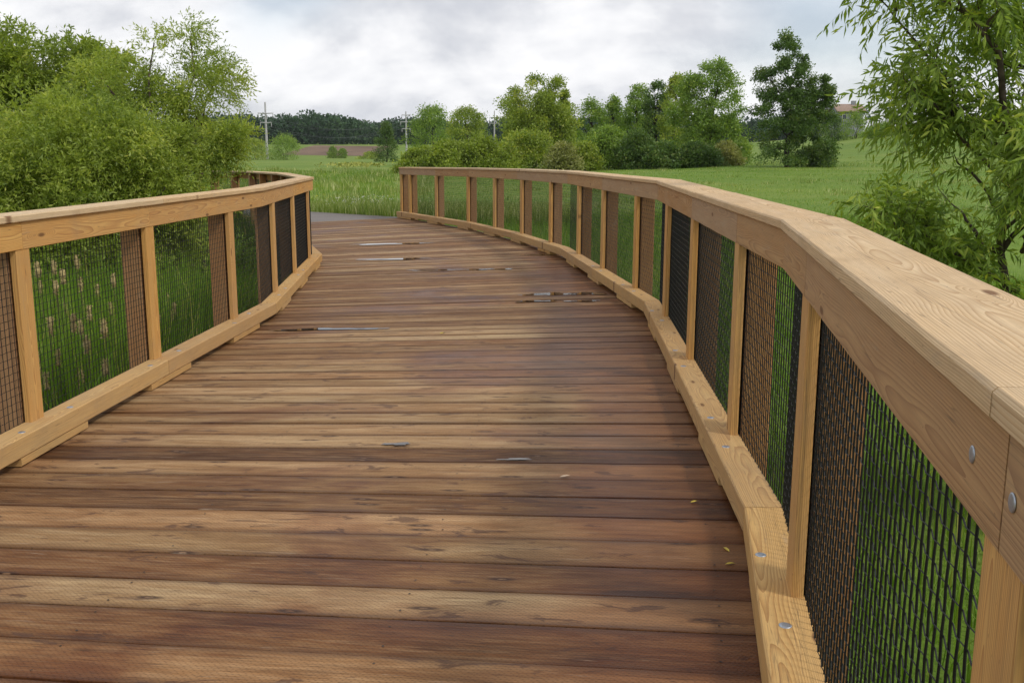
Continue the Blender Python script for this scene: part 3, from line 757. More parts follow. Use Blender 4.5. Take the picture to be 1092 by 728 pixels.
def tree(name, label, cat, u, y, top_v, w_px, kind, mat, nleaf, leaf, group=None, t0=0.0, seed=0, bark='bark_dark', lobes=None, clump=0.16, gap=0.0, trunk_vis=True, dz=0):
    """u/top_v/w_px: where it reads in the photograph; the tree is built at its true distance y with true size"""
    rg = np.random.default_rng(seed + 100); rs = random.Random(seed)
    x = (u - 546) / 1045 * y; zb = float(gz(x, y)) - 0.15 + dz
    ztop = 1.6 + (165.5 - top_v - (5 if kind == 'shrub' else 0)) / 1045 * y; h = ztop - zb; R = w_px * (1.0 if kind == 'shrub' else 1.13) / 1045 * y / 2
    root = empty(name, (x, y, zb), label, cat, group)
    K = int(150 / (clump / .16) ** 1.5)
    ph = rg.uniform(0, 6.28, 6)
    cs = []; tries = 0
    env = lobes or [(0.0, 0.0, 1.0, 1.0)]          # (dx/R, z0/h, r/R, z1/h)
    while len(cs) < K and tries < K * 20:
        tries += 1
        lx, l0, lr, l1 = env[rg.integers(len(env))] if lobes else env[0]
        t = rg.uniform(0.02, 1) ** .9
        th = rg.uniform(0, 2 * np.pi); bump = 1 + .10 * math.sin(2 * th + ph[0]) + .10 * math.sin(3 * th + ph[1] + 4 * t) + .08 * math.sin(9 * t + ph[2])
        rr = float(profile(kind, np.array(t))) * R * lr * bump * max(0.15, rg.uniform(.25, 1) ** .55)
        zz = l0 + (l1 - l0) * t
        if zz < t0: continue
        cs.append((lx * R + rr * math.cos(th), rr * math.sin(th) * .9, zz * h * .97, lr))
    cs = np.array(cs); K = len(cs)
    per = int(nleaf * 1.35) // K; crad = clump * min(R * 1.2, h * .8) * rg.uniform(.75, 1.55, K) * (0.6 + .4 * cs[:, 3])
    tone = rg.uniform(0, 1, K)
    idx = np.repeat(np.arange(K), per); n = len(idx)
    o = unit(rg.normal(size=(n, 3))) * (rg.uniform(0, 1, n) ** .6 * rg.uniform(.8, 1.25, n))[:, None] * crad[idx][:, None] * np.array([1.15, 1.15, .85])
    P = cs[idx, :3] + o
    P[:, 2] = np.maximum(P[:, 2], t0 * h + 0.02)
    D = unit(unit(o) * .7 + rg.normal(size=(n, 3)) * .6 + np.array([0, 0, -.1]))
    Ls = leaf * .88 * rg.uniform(.5, 1.35, n)
    v, f = quad_leaves(P + np.array([x, y, zb]), D, Ls, Ls * rg.uniform(.4, .7, n), rg)
    lv = np.clip(tone[idx] * .55 + rg.uniform(0, .5, n), 0, 1)
    np_mesh('crown', v, f, M[mat], root, {'lv': np.repeat(lv, 4)})
    # trunk and limbs
    pol = []; r0 = max(.05, h * .022); th_ = h * (.8 if kind in ('column', 'cone') else .6)
    if kind == 'shrub':
        for k in range(7):
            c = cs[rg.integers(K)]; pol.append(limb((x + rs.uniform(-.15, .15) * R, y + rs.uniform(-.1, .1) * R, zb), (x + c[0], y + c[1], zb + c[2]), r0 * .5, r0 * .12, rs))
    else:
        tr = limb((x, y, zb), (x + rs.uniform(-.1, .1) * R, y, zb + th_), r0, r0 * .35, rs, 8, .03); pol.append(tr)
        for k in range(14):
            c = cs[rg.integers(K)]; i = min(8, max(2, int(8 * min(1, c[2] / h * .75 / (th_ / h)))))
            pol.append(limb(tr[0][i], (x + c[0], y + c[1], zb + c[2]), r0 * .38, r0 * .08, rs, 6, .08))
    V, Fb = tubes_mesh(pol); np_mesh('trunk', V, Fb, M[bark], root, smooth=True)
    return root

# ------------------------------------------------------------------ trees beyond the meadow
G_BACK = 'trees and bushes beyond the meadow'
T = tree
T('broad_tree', 'big rounded olive green tree, tallest left of centre beyond the railing', 'tree', 570, 92, 85, 84, 'round', 'olive', 34000, .22, None, 0, 1,
  lobes=[(-.15, .3, .78, 1.0), (.5, .3, .42, .98), (-.2, .3, .85, .95), (-.05, .1, 1.0, .8), (0, 0, 1.0, .6), (-.1, -.35, 1.05, .5), (.1, -.35, 1.0, .6)], clump=.15)
T('tall_tree', 'tall open crowned green tree rising above the thicket, left of the dark tree', 'tree', 752, 88, 68, 78, 'round', 'green', 24000, .22, None, .05, 2,
  lobes=[(.05, .35, .7, 1.0), (.3, .3, .6, .92), (-.45, .3, .5, .86), (.2, .05, .8, .6), (-.1, -.2, 1, .6), (0, -.2, 1, .4)], clump=.13)
T('dark_tree', 'dense dark green tree standing alone on the meadow, right of the thicket', 'tree', 835, 76, 38, 75, 'block', 'deep', 36000, .19, None, 0, 3,
  lobes=[(-.12, .35, .6, 1.0), (-.2, .4, .66, .96), (-.2, .3, .66, .93), (-.16, .25, .72, .85), (-.1, 0, .8, .6), (.5, .0, .5, .55), (.76, .36, .27, .68), (.6, .25, .35, .6), (.1, 0, .85, .4)], clump=.13)
for i, (u, y, tv, w, k, m, n, sd, lab) in enumerate([
    (628, 120, 108, 34, 'column', 'green', 5000, 10, 'green poplar-like tree just right of the big rounded tree'),
    (650, 122, 104, 28, 'column', 'green', 4500, 11, 'slim green tree, second in the row behind the right thicket'),
    (676, 118, 94, 34, 'column', 'green', 5500, 12, 'upright green tree in the middle of the row behind the thicket'),
    (696, 112, 90, 30, 'column', 'deep', 5500, 13, 'darker upright tree beside the tall open tree'),
    (716, 108, 84, 34, 'column', 'olive', 5500, 14, 'yellowish upright tree touching the left of the tall open tree'),
    (461, 150, 116, 50, 'column', 'green', 7000, 15, 'rounded green tree right behind the middle power pole'),
    (499, 140, 118, 44, 'round', 'olive', 6500, 16, 'round topped olive tree between the middle and right power poles'),
    (414, 200, 133, 27, 'cone', 'deep', 4000, 17, 'small conical dark tree left of the middle power pole'),
    (782, 100, 148, 22, 'round', 'bright', 2500, 18, 'little bright green tree at the left foot of the dark tree'),
    (600, 96, 98, 20, 'column', 'olive', 2600, 19, 'narrow pale tree leaning on the right of the big rounded tree'),
    (553, 105, 120, 30, 'round', 'green', 3000, 20, 'lower green tree hugging the left of the big rounded tree')]):
    T('background_tree', lab, 'tree', u, y, tv, w, k, m, int(n * 1.5), .20 + y * .0005, G_BACK, .0 if k != 'round' else .02, sd, clump=.18)
for i, (u, y, tv, w, m, n, sd, lab) in enumerate([
    (452, 82, 156, 62, 'bright', 6000, 30, 'low left end of the yellow-green willow thicket beyond the railing'),
    (482, 80, 149, 66, 'bright', 8000, 31, 'middle mound of the yellow-green willow thicket beyond the railing'),
    (515, 80, 147, 60, 'bright', 8000, 32, 'highest right mound of the yellow-green willow thicket'),
    (538, 84, 150, 34, 'olive', 4000, 33, 'olive bush between the yellow-green thicket and the big rounded tree'),
    (562, 86, 138, 66, 'olive', 6500, 52, 'leafy bush filling the foot of the big rounded tree'),
    (598, 78, 152, 40, 'brownish', 5000, 34, 'brownish bush at the right foot of the big rounded tree'),
    (622, 82, 150, 34, 'olive', 4000, 35, 'yellow olive bush just right of the brownish bush'),
    (646, 84, 134, 52, 'green', 7500, 36, 'dense round green bush at the left of the right thicket'),
    (678, 82, 138, 44, 'deep', 6500, 37, 'dark green bush in the middle of the right thicket'),
    (704, 80, 150, 46, 'deep', 5500, 38, 'low dark bush at the left foot of the tall open tree'),
    (738, 80, 150, 56, 'deep', 6500, 39, 'low dark bush below the tall open tree'),
    (768, 82, 150, 40, 'brownish', 4500, 40, 'brownish low bush at the right foot of the tall open tree'),
    (308, 285, 142, 36, 'green', 4000, 41, 'bush beside the left power pole, on its right'),
    (276, 280, 146, 34, 'olive', 3500, 42, 'bush beside the left power pole, on its left'),
    (358, 330, 153, 12, 'green', 1500, 43, 'left one of two small bushes in front of the brown field'),
    (368, 330, 155, 10, 'green', 1200, 44, 'right one of two small bushes in front of the brown field'),
    (398, 310, 159, 34, 'olive', 2200, 45, 'low hedge-like bush in front of the conical dark tree'),
    (862, 78, 152, 40, 'deep', 4500, 46, 'low dark bush at the right foot of the dark tree'),
    (882, 205, 121, 24, 'deep', 2500, 50, 'dark bush in front of the left wall of the house'),
    (903, 200, 117, 28, 'green', 2500, 51, 'green bush in front of the right wall of the house'),
    (932, 150, 128, 44, 'green', 3500, 47, 'green bush high on the right hill near the house'),
    (980, 140, 126, 50, 'olive', 3500, 48, 'olive bush on the right hill seen through the near willow'),
    (1050, 135, 122, 60, 'green', 3500, 49, 'rightmost bush on the hill seen through the near willow')]):
    T('background_bush', lab, 'bush', u, y, tv, w, 'shrub', m, int(n * 1.4), .17 + y * .0006, G_BACK, 0, sd, clump=.24)

# far woodland, one mass
def woodland():
    rg = np.random.default_rng(77); V = []; Fc = []; LV = []; b = 0
    for k in range(900):
        x = rg.uniform(-420, 190); y = 560 + rg.uniform(0, 90) - abs(x + 120) * .03
        hh = (15.5 + 2.2 * math.sin(x * .035) + 1.5 * math.sin(x * .11 + 1) + rg.uniform(-2.5, 2.5)) * (0.8 + .2 * rg.random()); R = rg.uniform(5.0, 8.5)
        n = 260
        d = unit(rg.normal(size=(n, 3))); d[:, 2] = np.abs(d[:, 2]) * rg.choice([1, 1, 1, -1], n)
        rad = rg.uniform(.7, 1.03, n)[:, None]
        P = np.array([x, y, float(gz(x, y)) + hh * .58]) + d * rad * np.array([R, R, hh * .43])
        lowsel = rg.random(n) < .15; P[lowsel, 2] = float(gz(x, y)) + rg.uniform(0, hh * .5, lowsel.sum())
        D = unit(rg.normal(size=(n, 3)) + d * .3); L = rg.uniform(.9, 2.0, n)
        v, f = quad_leaves(P, D, L, L * .75, rg); V.append(v); Fc.append(f + b); b += len(v)
        LV.append(np.repeat(np.clip(rg.uniform(0, .6) + rg.uniform(0, .4, n), 0, 1), 4))
    o = np_mesh('woodland', np.vstack(V), np.vstack(Fc), M['far_wood'], attrs={'lv': np.concatenate(LV)})
    tag(o, 'dark bluish green woods along the far horizon behind the power poles', 'woods', kind='stuff')
woodland()

# ------------------------------------------------------------------ willows by the bridge
def grow_willow(root, base, limbs, seed, ntwig, bark, leafmat, twig_len=(.35, .6), leaf_len=(.07, .11), per=16, droop=.5, spread=.5, sub=5):
    """limbs: list of (start, end, r0, r1); branches sprout from limbs, leafy twigs from branches"""
    rg = np.random.default_rng(seed); rs = random.Random(seed); pol = []; nodes = []
    for (a, b, r0, r1, wt) in limbs:
        L = limb(a, b, r0, r1, rs, 9, .05); pol.append(L); pts = L[0]
        for k in range(sub):
            i = rs.randint(2, 9); p = pts[i]; d = unit(np.array(b) - np.array(a)) * .7 + np.array([rs.gauss(0, 1), rs.gauss(0, 1), rs.gauss(.15, .6)]) * spread
            d = d / np.linalg.norm(d); ln = rs.uniform(.35, .8) * np.linalg.norm(np.array(b) - np.array(a)) * .5
            B = limb(p, p + d * ln, r1 * .9 + .002, .0025, rs, 6, .07); pol.append(B)
            for q in B[0][1:]: nodes.append((q, d, wt))
        for q in pts[3:]: nodes.append((q, unit(np.array(b) - np.array(a)), wt))
    pos = np.array([n[0] for n in nodes]); dr = np.array([n[1] for n in nodes]); wt = np.array([n[2] for n in nodes]); wt = wt / wt.sum()
    idx = rg.choice(len(pos), ntwig, p=wt)
    P0 = pos[idx] + rg.normal(size=(ntwig, 3)) * .03
    TD = unit(dr[idx] * .5 + rg.normal(size=(ntwig, 3)) * .75 + np.array([0, 0, .3]))
    TL = rg.uniform(*twig_len, ntwig)
    def tw(t):          # position on drooping twig
        return P0 + TD * (TL * t)[:, None] + np.array([0, 0, -1.0]) * (TL * t * t * droop)[:, None]
    VL = []; FL = []; LV = []; b = 0
    tone = rg.uniform(0, 1, ntwig)
    for k in range(per):
        t = (k + 1.5) / (per + 1); p = tw(t); d1 = unit(tw(min(1, t + .05)) - tw(t - .05))
        side = unit(np.cross(d1, rg.normal(size=(ntwig, 3))))
        D = unit(d1 * .6 + side * .75 + np.array([0, 0, -.30])); L = rg.uniform(*leaf_len, ntwig) * (1 - .35 * abs(t - .5))
        v, f = leaf_arrays(p, D, L, L * rg.uniform(.19, .29, ntwig), rg); VL.append(v); FL.append(f + b); b += len(v)
        LV.append(np.repeat(np.clip(tone * .4 + rg.uniform(0, .55, ntwig) + .12 * (t > .8), 0, 1), 5))
    np_mesh('crown', np.vstack(VL), np.vstack(FL), M[leafmat], root, {'lv': np.concatenate(LV)})
    # twig stems
    ts = np.linspace(0, 1, 4); pts = np.stack([tw(t) for t in ts], 1)
    off = np.array([[.0016, 0, 0], [-.0008, .0014, 0], [-.0008, -.0014, 0]])
    V = (pts[:, :, None, :] + off[None, None] * (1.2 - ts)[None, :, None, None]).reshape(-1, 3)
    bb = (np.arange(ntwig) * 12)[:, None, None, None] + (np.arange(3) * 3)[None, :, None, None]
    q = np.array([[0, 1, 4, 3], [1, 2, 5, 4], [2, 0, 3, 5]])[None, None]
    np_mesh('twigs', V, (bb + q).reshape(-1, 4), M[bark], root)
    V, Fb = tubes_mesh(pol, 7); np_mesh('trunk', V, Fb, M[bark], root, smooth=True)

# near willow on the right
bx, by = 4.05, 7.35; bz = float(gz(bx, by)) - .1
wr_ = empty('willow_tree', (bx, by, bz), 'near willow with long hanging leaves, right behind the right railing', 'tree')
top = (3.72, 7.25, 1.5)
LM = [((bx, by, bz), top, .042, .026, .3), ((bx + .25, by + .1, bz), (4.6, 7.5, 2.6), .034, .014, 1), ((bx - .1, by, bz), (3.0, 6.7, .75), .026, .009, .55),
      (top, (3.05, 6.95, 2.9), .035, .012, 1.2), (top, (3.6, 7.3, 3.6), .03, .01, 1.2), (top, (2.95, 7.6, 2.15), .025, .008, 1.2), (top, (4.4, 7.0, 3.4), .03, .01, 1),
      ((3.8, 7.3, .6), (2.75, 7.2, 1.15), .022, .008, 1.1), ((3.85, 7.3, .3), (2.85, 6.6, .35), .018, .006, .45), ((3.9, 7.3, .1), (3.0, 7.9, .55), .016, .006, .45),
      ((3.75, 7.3, 1.2), (2.75, 7.3, 2.75), .02, .006, 1.0), ((3.8, 7.3, .9), (3.4, 6.3, 1.7), .02, .006, 1.0), ((3.8, 7.3, 1.0), (4.6, 6.9, 1.6), .02, .006, 1.2),
      ((3.9, 7.3, .4), (4.7, 6.9, .6), .02, .006, .8), ((3.9, 7.3, 0), (4.4, 6.6, -.1), .02, .006, 1), ((3.85, 7.3, .1), (3.35, 6.4, -.15), .02, .006, .5)]
grow_willow(wr_, (bx, by, bz), LM, 5, 2500, 'bark', 'willow', (.28, .5), (.065, .115), 15, .34, .55, 8)

def bush_of_sprigs(name, label, cat, x, y, blobs, nsp, seed, mat, per=10, leaf=(.048, .088), zb=None, bark='bark', group=None, nl=16):
    """leafy shrub: sprigs of long leaves on limbs that reach into ellipsoid masses (cx, cy, cz, rx, ry, rz, weight)"""
    rg = np.random.default_rng(seed); rs = random.Random(seed); zb = float(gz(x, y)) - .1 if zb is None else zb
    root = empty(name, (x, y, zb), label, cat, group)
    B = np.array(blobs, float); w = B[:, 6] / B[:, 6].sum()
    # sub clumps on each mass
    K = max(60, nsp // 55); bi = rg.choice(len(B), K, p=w); d = unit(rg.normal(size=(K, 3)))
    cc = B[bi, :3] + d * B[bi, 3:6] * (rg.uniform(.2, 1, K) ** .5)[:, None]; cr = rg.uniform(.16, .42, K) * np.minimum(B[bi, 3], B[bi, 5])[:]
    tone = rg.uniform(0, 1, K)
    idx = rg.integers(0, K, nsp); o = unit(rg.normal(size=(nsp, 3))) * (rg.uniform(0, 1, nsp) ** .5)[:, None]
    P0 = cc[idx] + o * cr[idx][:, None] * np.array([1.2, 1.2, .9]); P0[:, 2] = np.maximum(P0[:, 2], gz(P0[:, 0], P0[:, 1]) + .05)
    TD = unit(o * .6 + (P0 - B[bi[idx], :3]) / B[bi[idx], 3:6] * .6 + rg.normal(size=(nsp, 3)) * .45 + np.array([0, 0, .25])); TL = rg.uniform(.2, .4, nsp)
    VL = []; FL = []; LV = []; b = 0
    for k in range(per):
        t = (k + 1) / per; p = P0 + TD * (TL * t)[:, None] + np.array([0, 0, -1.0]) * (TL * t * t * .3)[:, None]
        D = unit(TD * .7 + rg.normal(size=(nsp, 3)) * .6 + np.array([0, 0, -.2])); L = rg.uniform(*leaf, nsp)
        v, f = quad_leaves(p, D, L, L * rg.uniform(.22, .36, nsp), rg); VL.append(v); FL.append(f + b); b += len(v)
        LV.append(np.repeat(np.clip(tone[idx] * .5 + rg.uniform(0, .5, nsp), 0, 1), 4))
    np_mesh('crown', np.vstack(VL), np.vstack(FL), M[mat], root, {'lv': np.concatenate(LV)})
    pol = []
    for k in range(nl):
        c = cc[rg.integers(K)]; st = (x + rs.uniform(-.4, .4), y + rs.uniform(-.3, .3), zb)
        Lb = limb(st, c, .045, .012, rs, 8, .06); pol.append(Lb)
        for q in range(3):
            c2 = cc[rg.integers(K)]
            near = np.argsort(np.linalg.norm(cc - np.array(Lb[0][6]), axis=1))[:14]; c2 = cc[near[rg.integers(14)]]
            pol.append(limb(Lb[0][6], c2, .014, .004, rs, 5, .08))
    V, Fb = tubes_mesh(pol, 6); np_mesh('trunk', V, Fb, M[bark], root, smooth=True)
    return root
# big rounded shrub in front, airy willow behind it, darker tree at the far left
bush_of_sprigs('willow_bush', 'big bright green bushy willow right behind the left railing, hiding its far bend', 'bush', -6.6, 15.2,
    [(-6.7, 15.3, 0.9, 1.6, 1.2, 1.45, 3), (-8.6, 15.0, 0.5, 1.7, 1.2, 1.4, 2.6), (-5.8, 15.6, 1.15, .75, .7, .8, 1.2), (-7.5, 14.4, -.1, 2.0, 1.0, 1.0, 2), (-5.6, 15.6, .2, .55, .6, .8, .7),
     (-6.5, 15.0, 1.65, 1.3, .9, .75, 1.2), (-10.2, 14.6, .2, 1.4, 1.2, 1.3, 1.5), (-4.95, 16.0, 1.72, .5, .4, .3, .3), (-4.45, 16.1, 1.85, .3, .3, .16, .1), (-9.8, 15.5, 1.2, 1.2, .8, .6, .6)], 24000, 21, 'willow_far', 10, nl=40)
bush_of_sprigs('willow_tree', 'tall airy willow whose open top stands against the sky above the bushy willow', 'tree', -6.2, 17.4,
    [(-5.75, 17.4, 2.95, .75, .6, .95, 1.3), (-5.35, 17.4, 2.55, .55, .5, .6, .7), (-6.9, 17.4, 2.5, .8, .6, .75, .9), (-6.3, 17.5, 1.9, 1.5, .8, .9, 1.6), (-5.75, 17.4, 3.75, .3, .3, .35, .3), (-5.0, 17.4, 3.1, .35, .3, .5, .3)], 3600, 22, 'willow_far', 9, nl=20)
bush_of_sprigs('leafy_tree', 'darker olive tree at the far left edge, rising behind the bushy willow', 'tree', -11.6, 23.0,
    [(-11.9, 23, 2.6, 1.6, 1.3, 1.5, 2.4), (-10.9, 23, 3.4, 1.1, .9, 1.0, 1.5), (-12.5, 23, 3.6, 1.3, 1, 1.1, 1.5), (-9.4, 22.6, 2.7, .95, .8, 1.4, 1.6), (-11.0, 23, 1.2, 2.6, 1.2, 1.4, 2.5), (-9.2, 22.6, 3.5, .5, .4, .45, .4)], 9500, 23, 'olive', 8, (.10, .15), nl=22)
bush_of_sprigs('leafy_bush', 'low green bush between the bushy willow and the bend of the left railing', 'bush', -5.6, 18.2,
    [(-6.1, 18.4, .0, .7, .7, .7, 1), (-5.6, 18.7, -.4, .6, .5, .5, .7), (-4.8, 15.2, -.6, .5, .6, .45, .5)], 1600, 24, 'green', 8, nl=8)

# ------------------------------------------------------------------ grass
def inside_bridge(x, y, m=0.28):
    xr = np.interp(y, CR[:, 1], CR[:, 0]); xl = np.interp(y, CL[:, 1], CL[:, 0])
    ok = (x < xr + m) & (x > xl - m) & (y < 27.2)
    # path strip
    c = (PATH[0::2, :2] + PATH[1::2, :2]) / 2
    d = np.min(np.hypot(x[:, None] - c[None, :, 0], y[:, None] - c[None, :, 1]), axis=1)
    return ok | (d < 1.9)
def blades(name, label, mat, x, y, h, wid, seed, yellow=0.05, lean=.35, zoff=0.0):
    rg = np.random.default_rng(seed); k = ~inside_bridge(x, y); x, y, h, wid = x[k], y[k], h[k], wid[k]; n = len(x)
    z = gz(x, y) - .02 + zoff; P = np.stack([x, y, z], 1); a = rg.uniform(0, 2 * np.pi, n); s = np.stack([np.cos(a), np.sin(a), np.zeros(n)], 1)
    ld = np.stack([np.cos(a + 1.57 + rg.normal(0, .5, n)), np.sin(a + 1.57 + rg.normal(0, .5, n)), np.zeros(n)], 1) * (np.abs(rg.normal(0, lean, n)) * h)[:, None]
    upv = np.array([0, 0, 1.0]); w = wid[:, None]
    v = np.stack([P - s * w / 2, P + s * w / 2, P + upv * (h * .55)[:, None] + ld * .3 + s * w * .35, P + upv * (h * .55)[:, None] + ld * .3 - s * w * .35, P + upv * h[:, None] + ld], 1).reshape(-1, 3)
    b = (np.arange(n) * 5)[:, None, None]; f = (b + np.array([[0, 1, 2], [0, 2, 3], [3, 2, 4]])[None]).reshape(-1, 3)
    pn = .5 + .3 * np.sin(x * .9 + 2 * np.sin(y * .6)) * np.cos(y * .8 + x * .3) + .3 * np.sin(x * .21 + 1.5 * np.sin(y * .13)) * np.cos(y * .17 - x * .1)
    lv = np.clip(rg.uniform(0, .5, n) + pn * .4, 0, .85); yl = rg.random(n) < yellow; lv[yl] = rg.uniform(.9, 1, yl.sum())
    o = np_mesh(name, v, f, M[mat], attrs={'lv': np.repeat(lv, 5)}); tag(o, label, 'grass', kind='stuff'); return o
def area(n, x0, x1, y0, y1, seed):
    rg = np.random.default_rng(seed); return rg.uniform(x0, x1, n), rg.uniform(y0, y1, n), rg
x, y, rg = area(100000, -16, -2.9, 1.5, 27, 1)
blades('marsh_grass', 'tall dark green marsh grass seen through the left railing mesh', 'grass_marsh', x, y, rg.uniform(.35, 1.0, len(x)), rg.uniform(.008, .018, len(x)), 2, .16)
x, y, rg = area(120000, -2, 11, -2, 30, 3)
blades('meadow_grass', 'bright green grass growing below the right railing', 'grass', x, y, rg.uniform(.12, .38, len(x)), rg.uniform(.006, .013, len(x)), 4, .06)
rg = np.random.default_rng(5); n = 150000; r = 26 + 64 * rg.random(n) ** 1.3; t = rg.uniform(-.62, .62, n)
blades('field_grass', 'rough green meadow grass stretching beyond the end of the footbridge', 'grass', r * t, r, np.where(t > -.12, rg.uniform(.03, .10, n), rg.uniform(.06, .26, n)), rg.uniform(.008, .016, n) * (r / 30), 6, .12, .6)
rg = np.random.default_rng(8); n = 26000; y = 27.0 + 7 * rg.random(n) ** 1.4; x = -7 + 9 * rg.random(n); y = y + np.maximum(0, (-x - 3.2)) * .55 
hh = rg.uniform(.25, .62, n) * np.clip(1.1 - (y - 27) * .08, .3, 1)
blades('tall_grass', 'tall pale seeding grass right behind the far end of the deck', 'grass_tall', x, y, hh, rg.uniform(.008, .016, n), 9, .16, .3)

x, y, rg = area(30000, -12.5, -3.5, 7.5, 14.2, 12)
blades('marsh_reeds', 'taller yellow green reeds standing between the left railing and the bushy willow', 'grass', x, y, rg.uniform(.8, 1.55, len(x)), rg.uniform(.010, .02, len(x)), 13, .10, .22)
rg = np.random.default_rng(31); nc = 650; rc = 30 + 75 * rg.random(nc) ** 1.2; tc_ = np.where(rg.random(nc) < .72, rg.uniform(-.6, -.08, nc), rg.uniform(-.08, .6, nc)); k_ = rg.integers(0, nc, 30000)
x = rc[k_] * tc_[k_] + rg.normal(0, .28, 30000); y = rc[k_] + rg.normal(0, .35, 30000)
blades('field_weeds', 'scattered taller clumps of weeds and pale seed heads in the meadow', 'grass_tall', x, y, rg.uniform(.15, .48, 30000) * np.where(tc_[k_] > -.08, .55, 1.1), rg.uniform(.012, .03, 30000), 32, .22, .4)
# yellow weed patch beyond and white flower heads in the grass
def flowers(name, label, cx, cy, sx, sy, n, h, size, color, seed):
    m = simple(name + '_petal', color, .7, 0, .15, 30); rg = np.random.default_rng(seed)
    x = rg.normal(cx, sx, n); y = rg.normal(cy, sy, n); P = np.stack([x, y, gz(x, y) + rg.uniform(.6, 1, n) * h], 1)
    D = unit(rg.normal(size=(n, 3)) + np.array([0, 0, .6])); v, f = quad_leaves(P, D, size * rg.uniform(.6, 1.3, n), size * rg.uniform(.5, 1, n), rg)
    tag(np_mesh(name, v, f, m), label, 'flowers', kind='stuff')
flowers('white_flowers', 'scattered tiny white flower heads in the tall grass behind the deck end', -4.6, 30.5, 1.0, .8, 260, .55, .035, (.62, .62, .55), 3)
flowers('yellow_weeds', 'patch of yellow flowering weeds in the middle distance of the field', -16.5, 106, 1.3, 4, 900, .55, .22, (.34, .36, .07), 4)
flowers('yellow_flowers', 'few yellow flowers in the grass beside the deck end, next to the left railing', -7.2, 33.5, .5, .8, 60, .5, .05, (.6, .55, .06), 6)

# ------------------------------------------------------------------ cattails behind the left mesh
def ray_point(u, v, y):
    d = fw + (u - 546) / F_PX * rt - (v - 364) / F_PX * up; t = y / d.y; return Vector((0, 0, 1.6)) + d * t
def cattail(x, y, ztop, seed, first=None):
    rs = random.Random(seed); zb = float(gz(x, y)) - .05
    root = empty('cattail', (x, y, zb), 'dry cattail with a fluffy tan head standing in the marsh grass behind the left railing', 'cattail', 'cattails behind the left railing')
    dx, dy = rs.uniform(-.08, .08), rs.uniform(-.08, .08)
    V, Fc = tubes_mesh([limb((x - dx, y - dy, zb), (x, y, ztop - .12), .0035, .003, rs, 5, .01)], 5); np_mesh('stem', V, Fc, M['stalk'], root)
    rg = np.random.default_rng(seed); pts = []; rad = []
    for k in range(9):
        t = k / 8; pts.append((x + rs.uniform(-.004, .004), y, ztop - .13 + .15 * t)); rad.append(.004 + .019 * math.sin(math.pi * min(1, t * 1.02)) ** .5 * rs.uniform(.35, 1.35))
    V, Fc = tubes_mesh([(pts, rad)], 8); V = V + rg.normal(size=V.shape) * .003
    n = 110; th = rg.uniform(0, 6.28, n); P = np.stack([x + .012 * np.cos(th), y + .012 * np.sin(th), ztop - .13 + .15 * rg.random(n)], 1); D = unit(np.stack([np.cos(th), np.sin(th), rg.normal(0, .5, n)], 1))
    v, f = quad_leaves(P, D, rg.uniform(.012, .03, n), rg.uniform(.004, .009, n), rg)
    np_mesh('seed_head', np.vstack([V, v]), np.vstack([Fc, f + len(V)]), M['seed'], root)
rs = random.Random(3)
for i, (a, b) in enumerate([(110, 180), (160, 175), (165, 235), (240, 225), (228, 160), (75, 245), (78, 285), (195, 300), (218, 335), (265, 310), (240, 350), (258, 400), (240, 500), (312, 470), (172, 440), (107, 455),
                            (338, 215), (290, 245), (150, 345), (120, 235), (85, 210), (500, 270), (520, 300), (470, 325), (186, 200), (310, 350), (515, 320), (135, 510), (330, 300), (540, 360)]):
    u, v = a * .357, 220 + b * .357 - 3
    y = rs.uniform(8.0, 11.5) if b < 330 else rs.uniform(6.8, 8.5)
    p = ray_point(u, v, y)
    if u > 175 and p.x > -3.4: p = ray_point(u, v, 12.3)
    cattail(p.x, p.y, p.z, 50 + i)

# ------------------------------------------------------------------ power poles, cables, house
def power_pole(u, y, top_v, arms, label):
    x = (u - 546) / 1045 * y; zb = float(gz(x, y)) - .3; zt = 1.6 + (165.5 - top_v) / 1045 * y
    root = empty('power_pole', (x, y, zb), label, 'power pole', 'power poles along the far field')
    rs = random.Random(int(u))
    V, Fc = tubes_mesh([([(x, y, zb), (x, y, (zb + zt) / 2), (x, y, zt)], [.42, .34, .22])], 10); np_mesh('pole', V, Fc, M['pole'], root, smooth=True)
    tips = []
    for (av, wpx) in arms:
        za = 1.6 + (165.5 - av) / 1045 * y; hw = wpx / 2 / 1045 * y
        V, Fc = tubes_mesh([([(x - hw, y, za + .12), (x, y - .25, za), (x + hw, y, za + .12)], [.13, .17, .13])], 6); ar = np_mesh('crossarm', V, Fc, M['pole'], root)
        for s in (-1, 1):
            V, Fc = tubes_mesh([([(x + s * hw * .95, y, za), (x + s * hw * .95, y, za - .5), (x + s * hw * .95, y, za - 1.1)], [.09, .14, .09])], 6)
            np_mesh('insulator', V, Fc, M['pole'], ar); tips.append(Vector((x + s * hw * .95, y, za - 1.1)))
    return tips, Vector((x, y, zt))
tA, topA = power_pole(289, 300, 113, [(124.5, 16), (134, 12)], 'pale power pole with two crossarms, leftmost and nearest')
tB, topB = power_pole(435, 380, 122, [(125.8, 9), (132.8, 12), (139.8, 9)], 'pale power pole with three crossarms beside the conical tree, middle of three')
tC, topC = power_pole(527, 450, 121, [(128, 10), (134, 10)], 'power pole half hidden behind the round trees, rightmost of three')
def cable(a, b, sag, label):
    pts = []; n = 16
    for k in range(n + 1):
        t = k / n; p = a.lerp(b, t); pts.append((p.x, p.y, p.z - sag * 4 * t * (1 - t)))
    V, Fc = tubes_mesh([(pts, [.035] * (n + 1))], 4); o = np_mesh('power_cable', V, Fc, M['cable'], loc=tuple(a)); tag(o, label, 'cable', 'cables between the power poles')
lab_c = ['thin cable hanging between the left and middle power poles', 'thin cable hanging between the middle and right power poles', 'thin cable running from the left power pole out to the left']
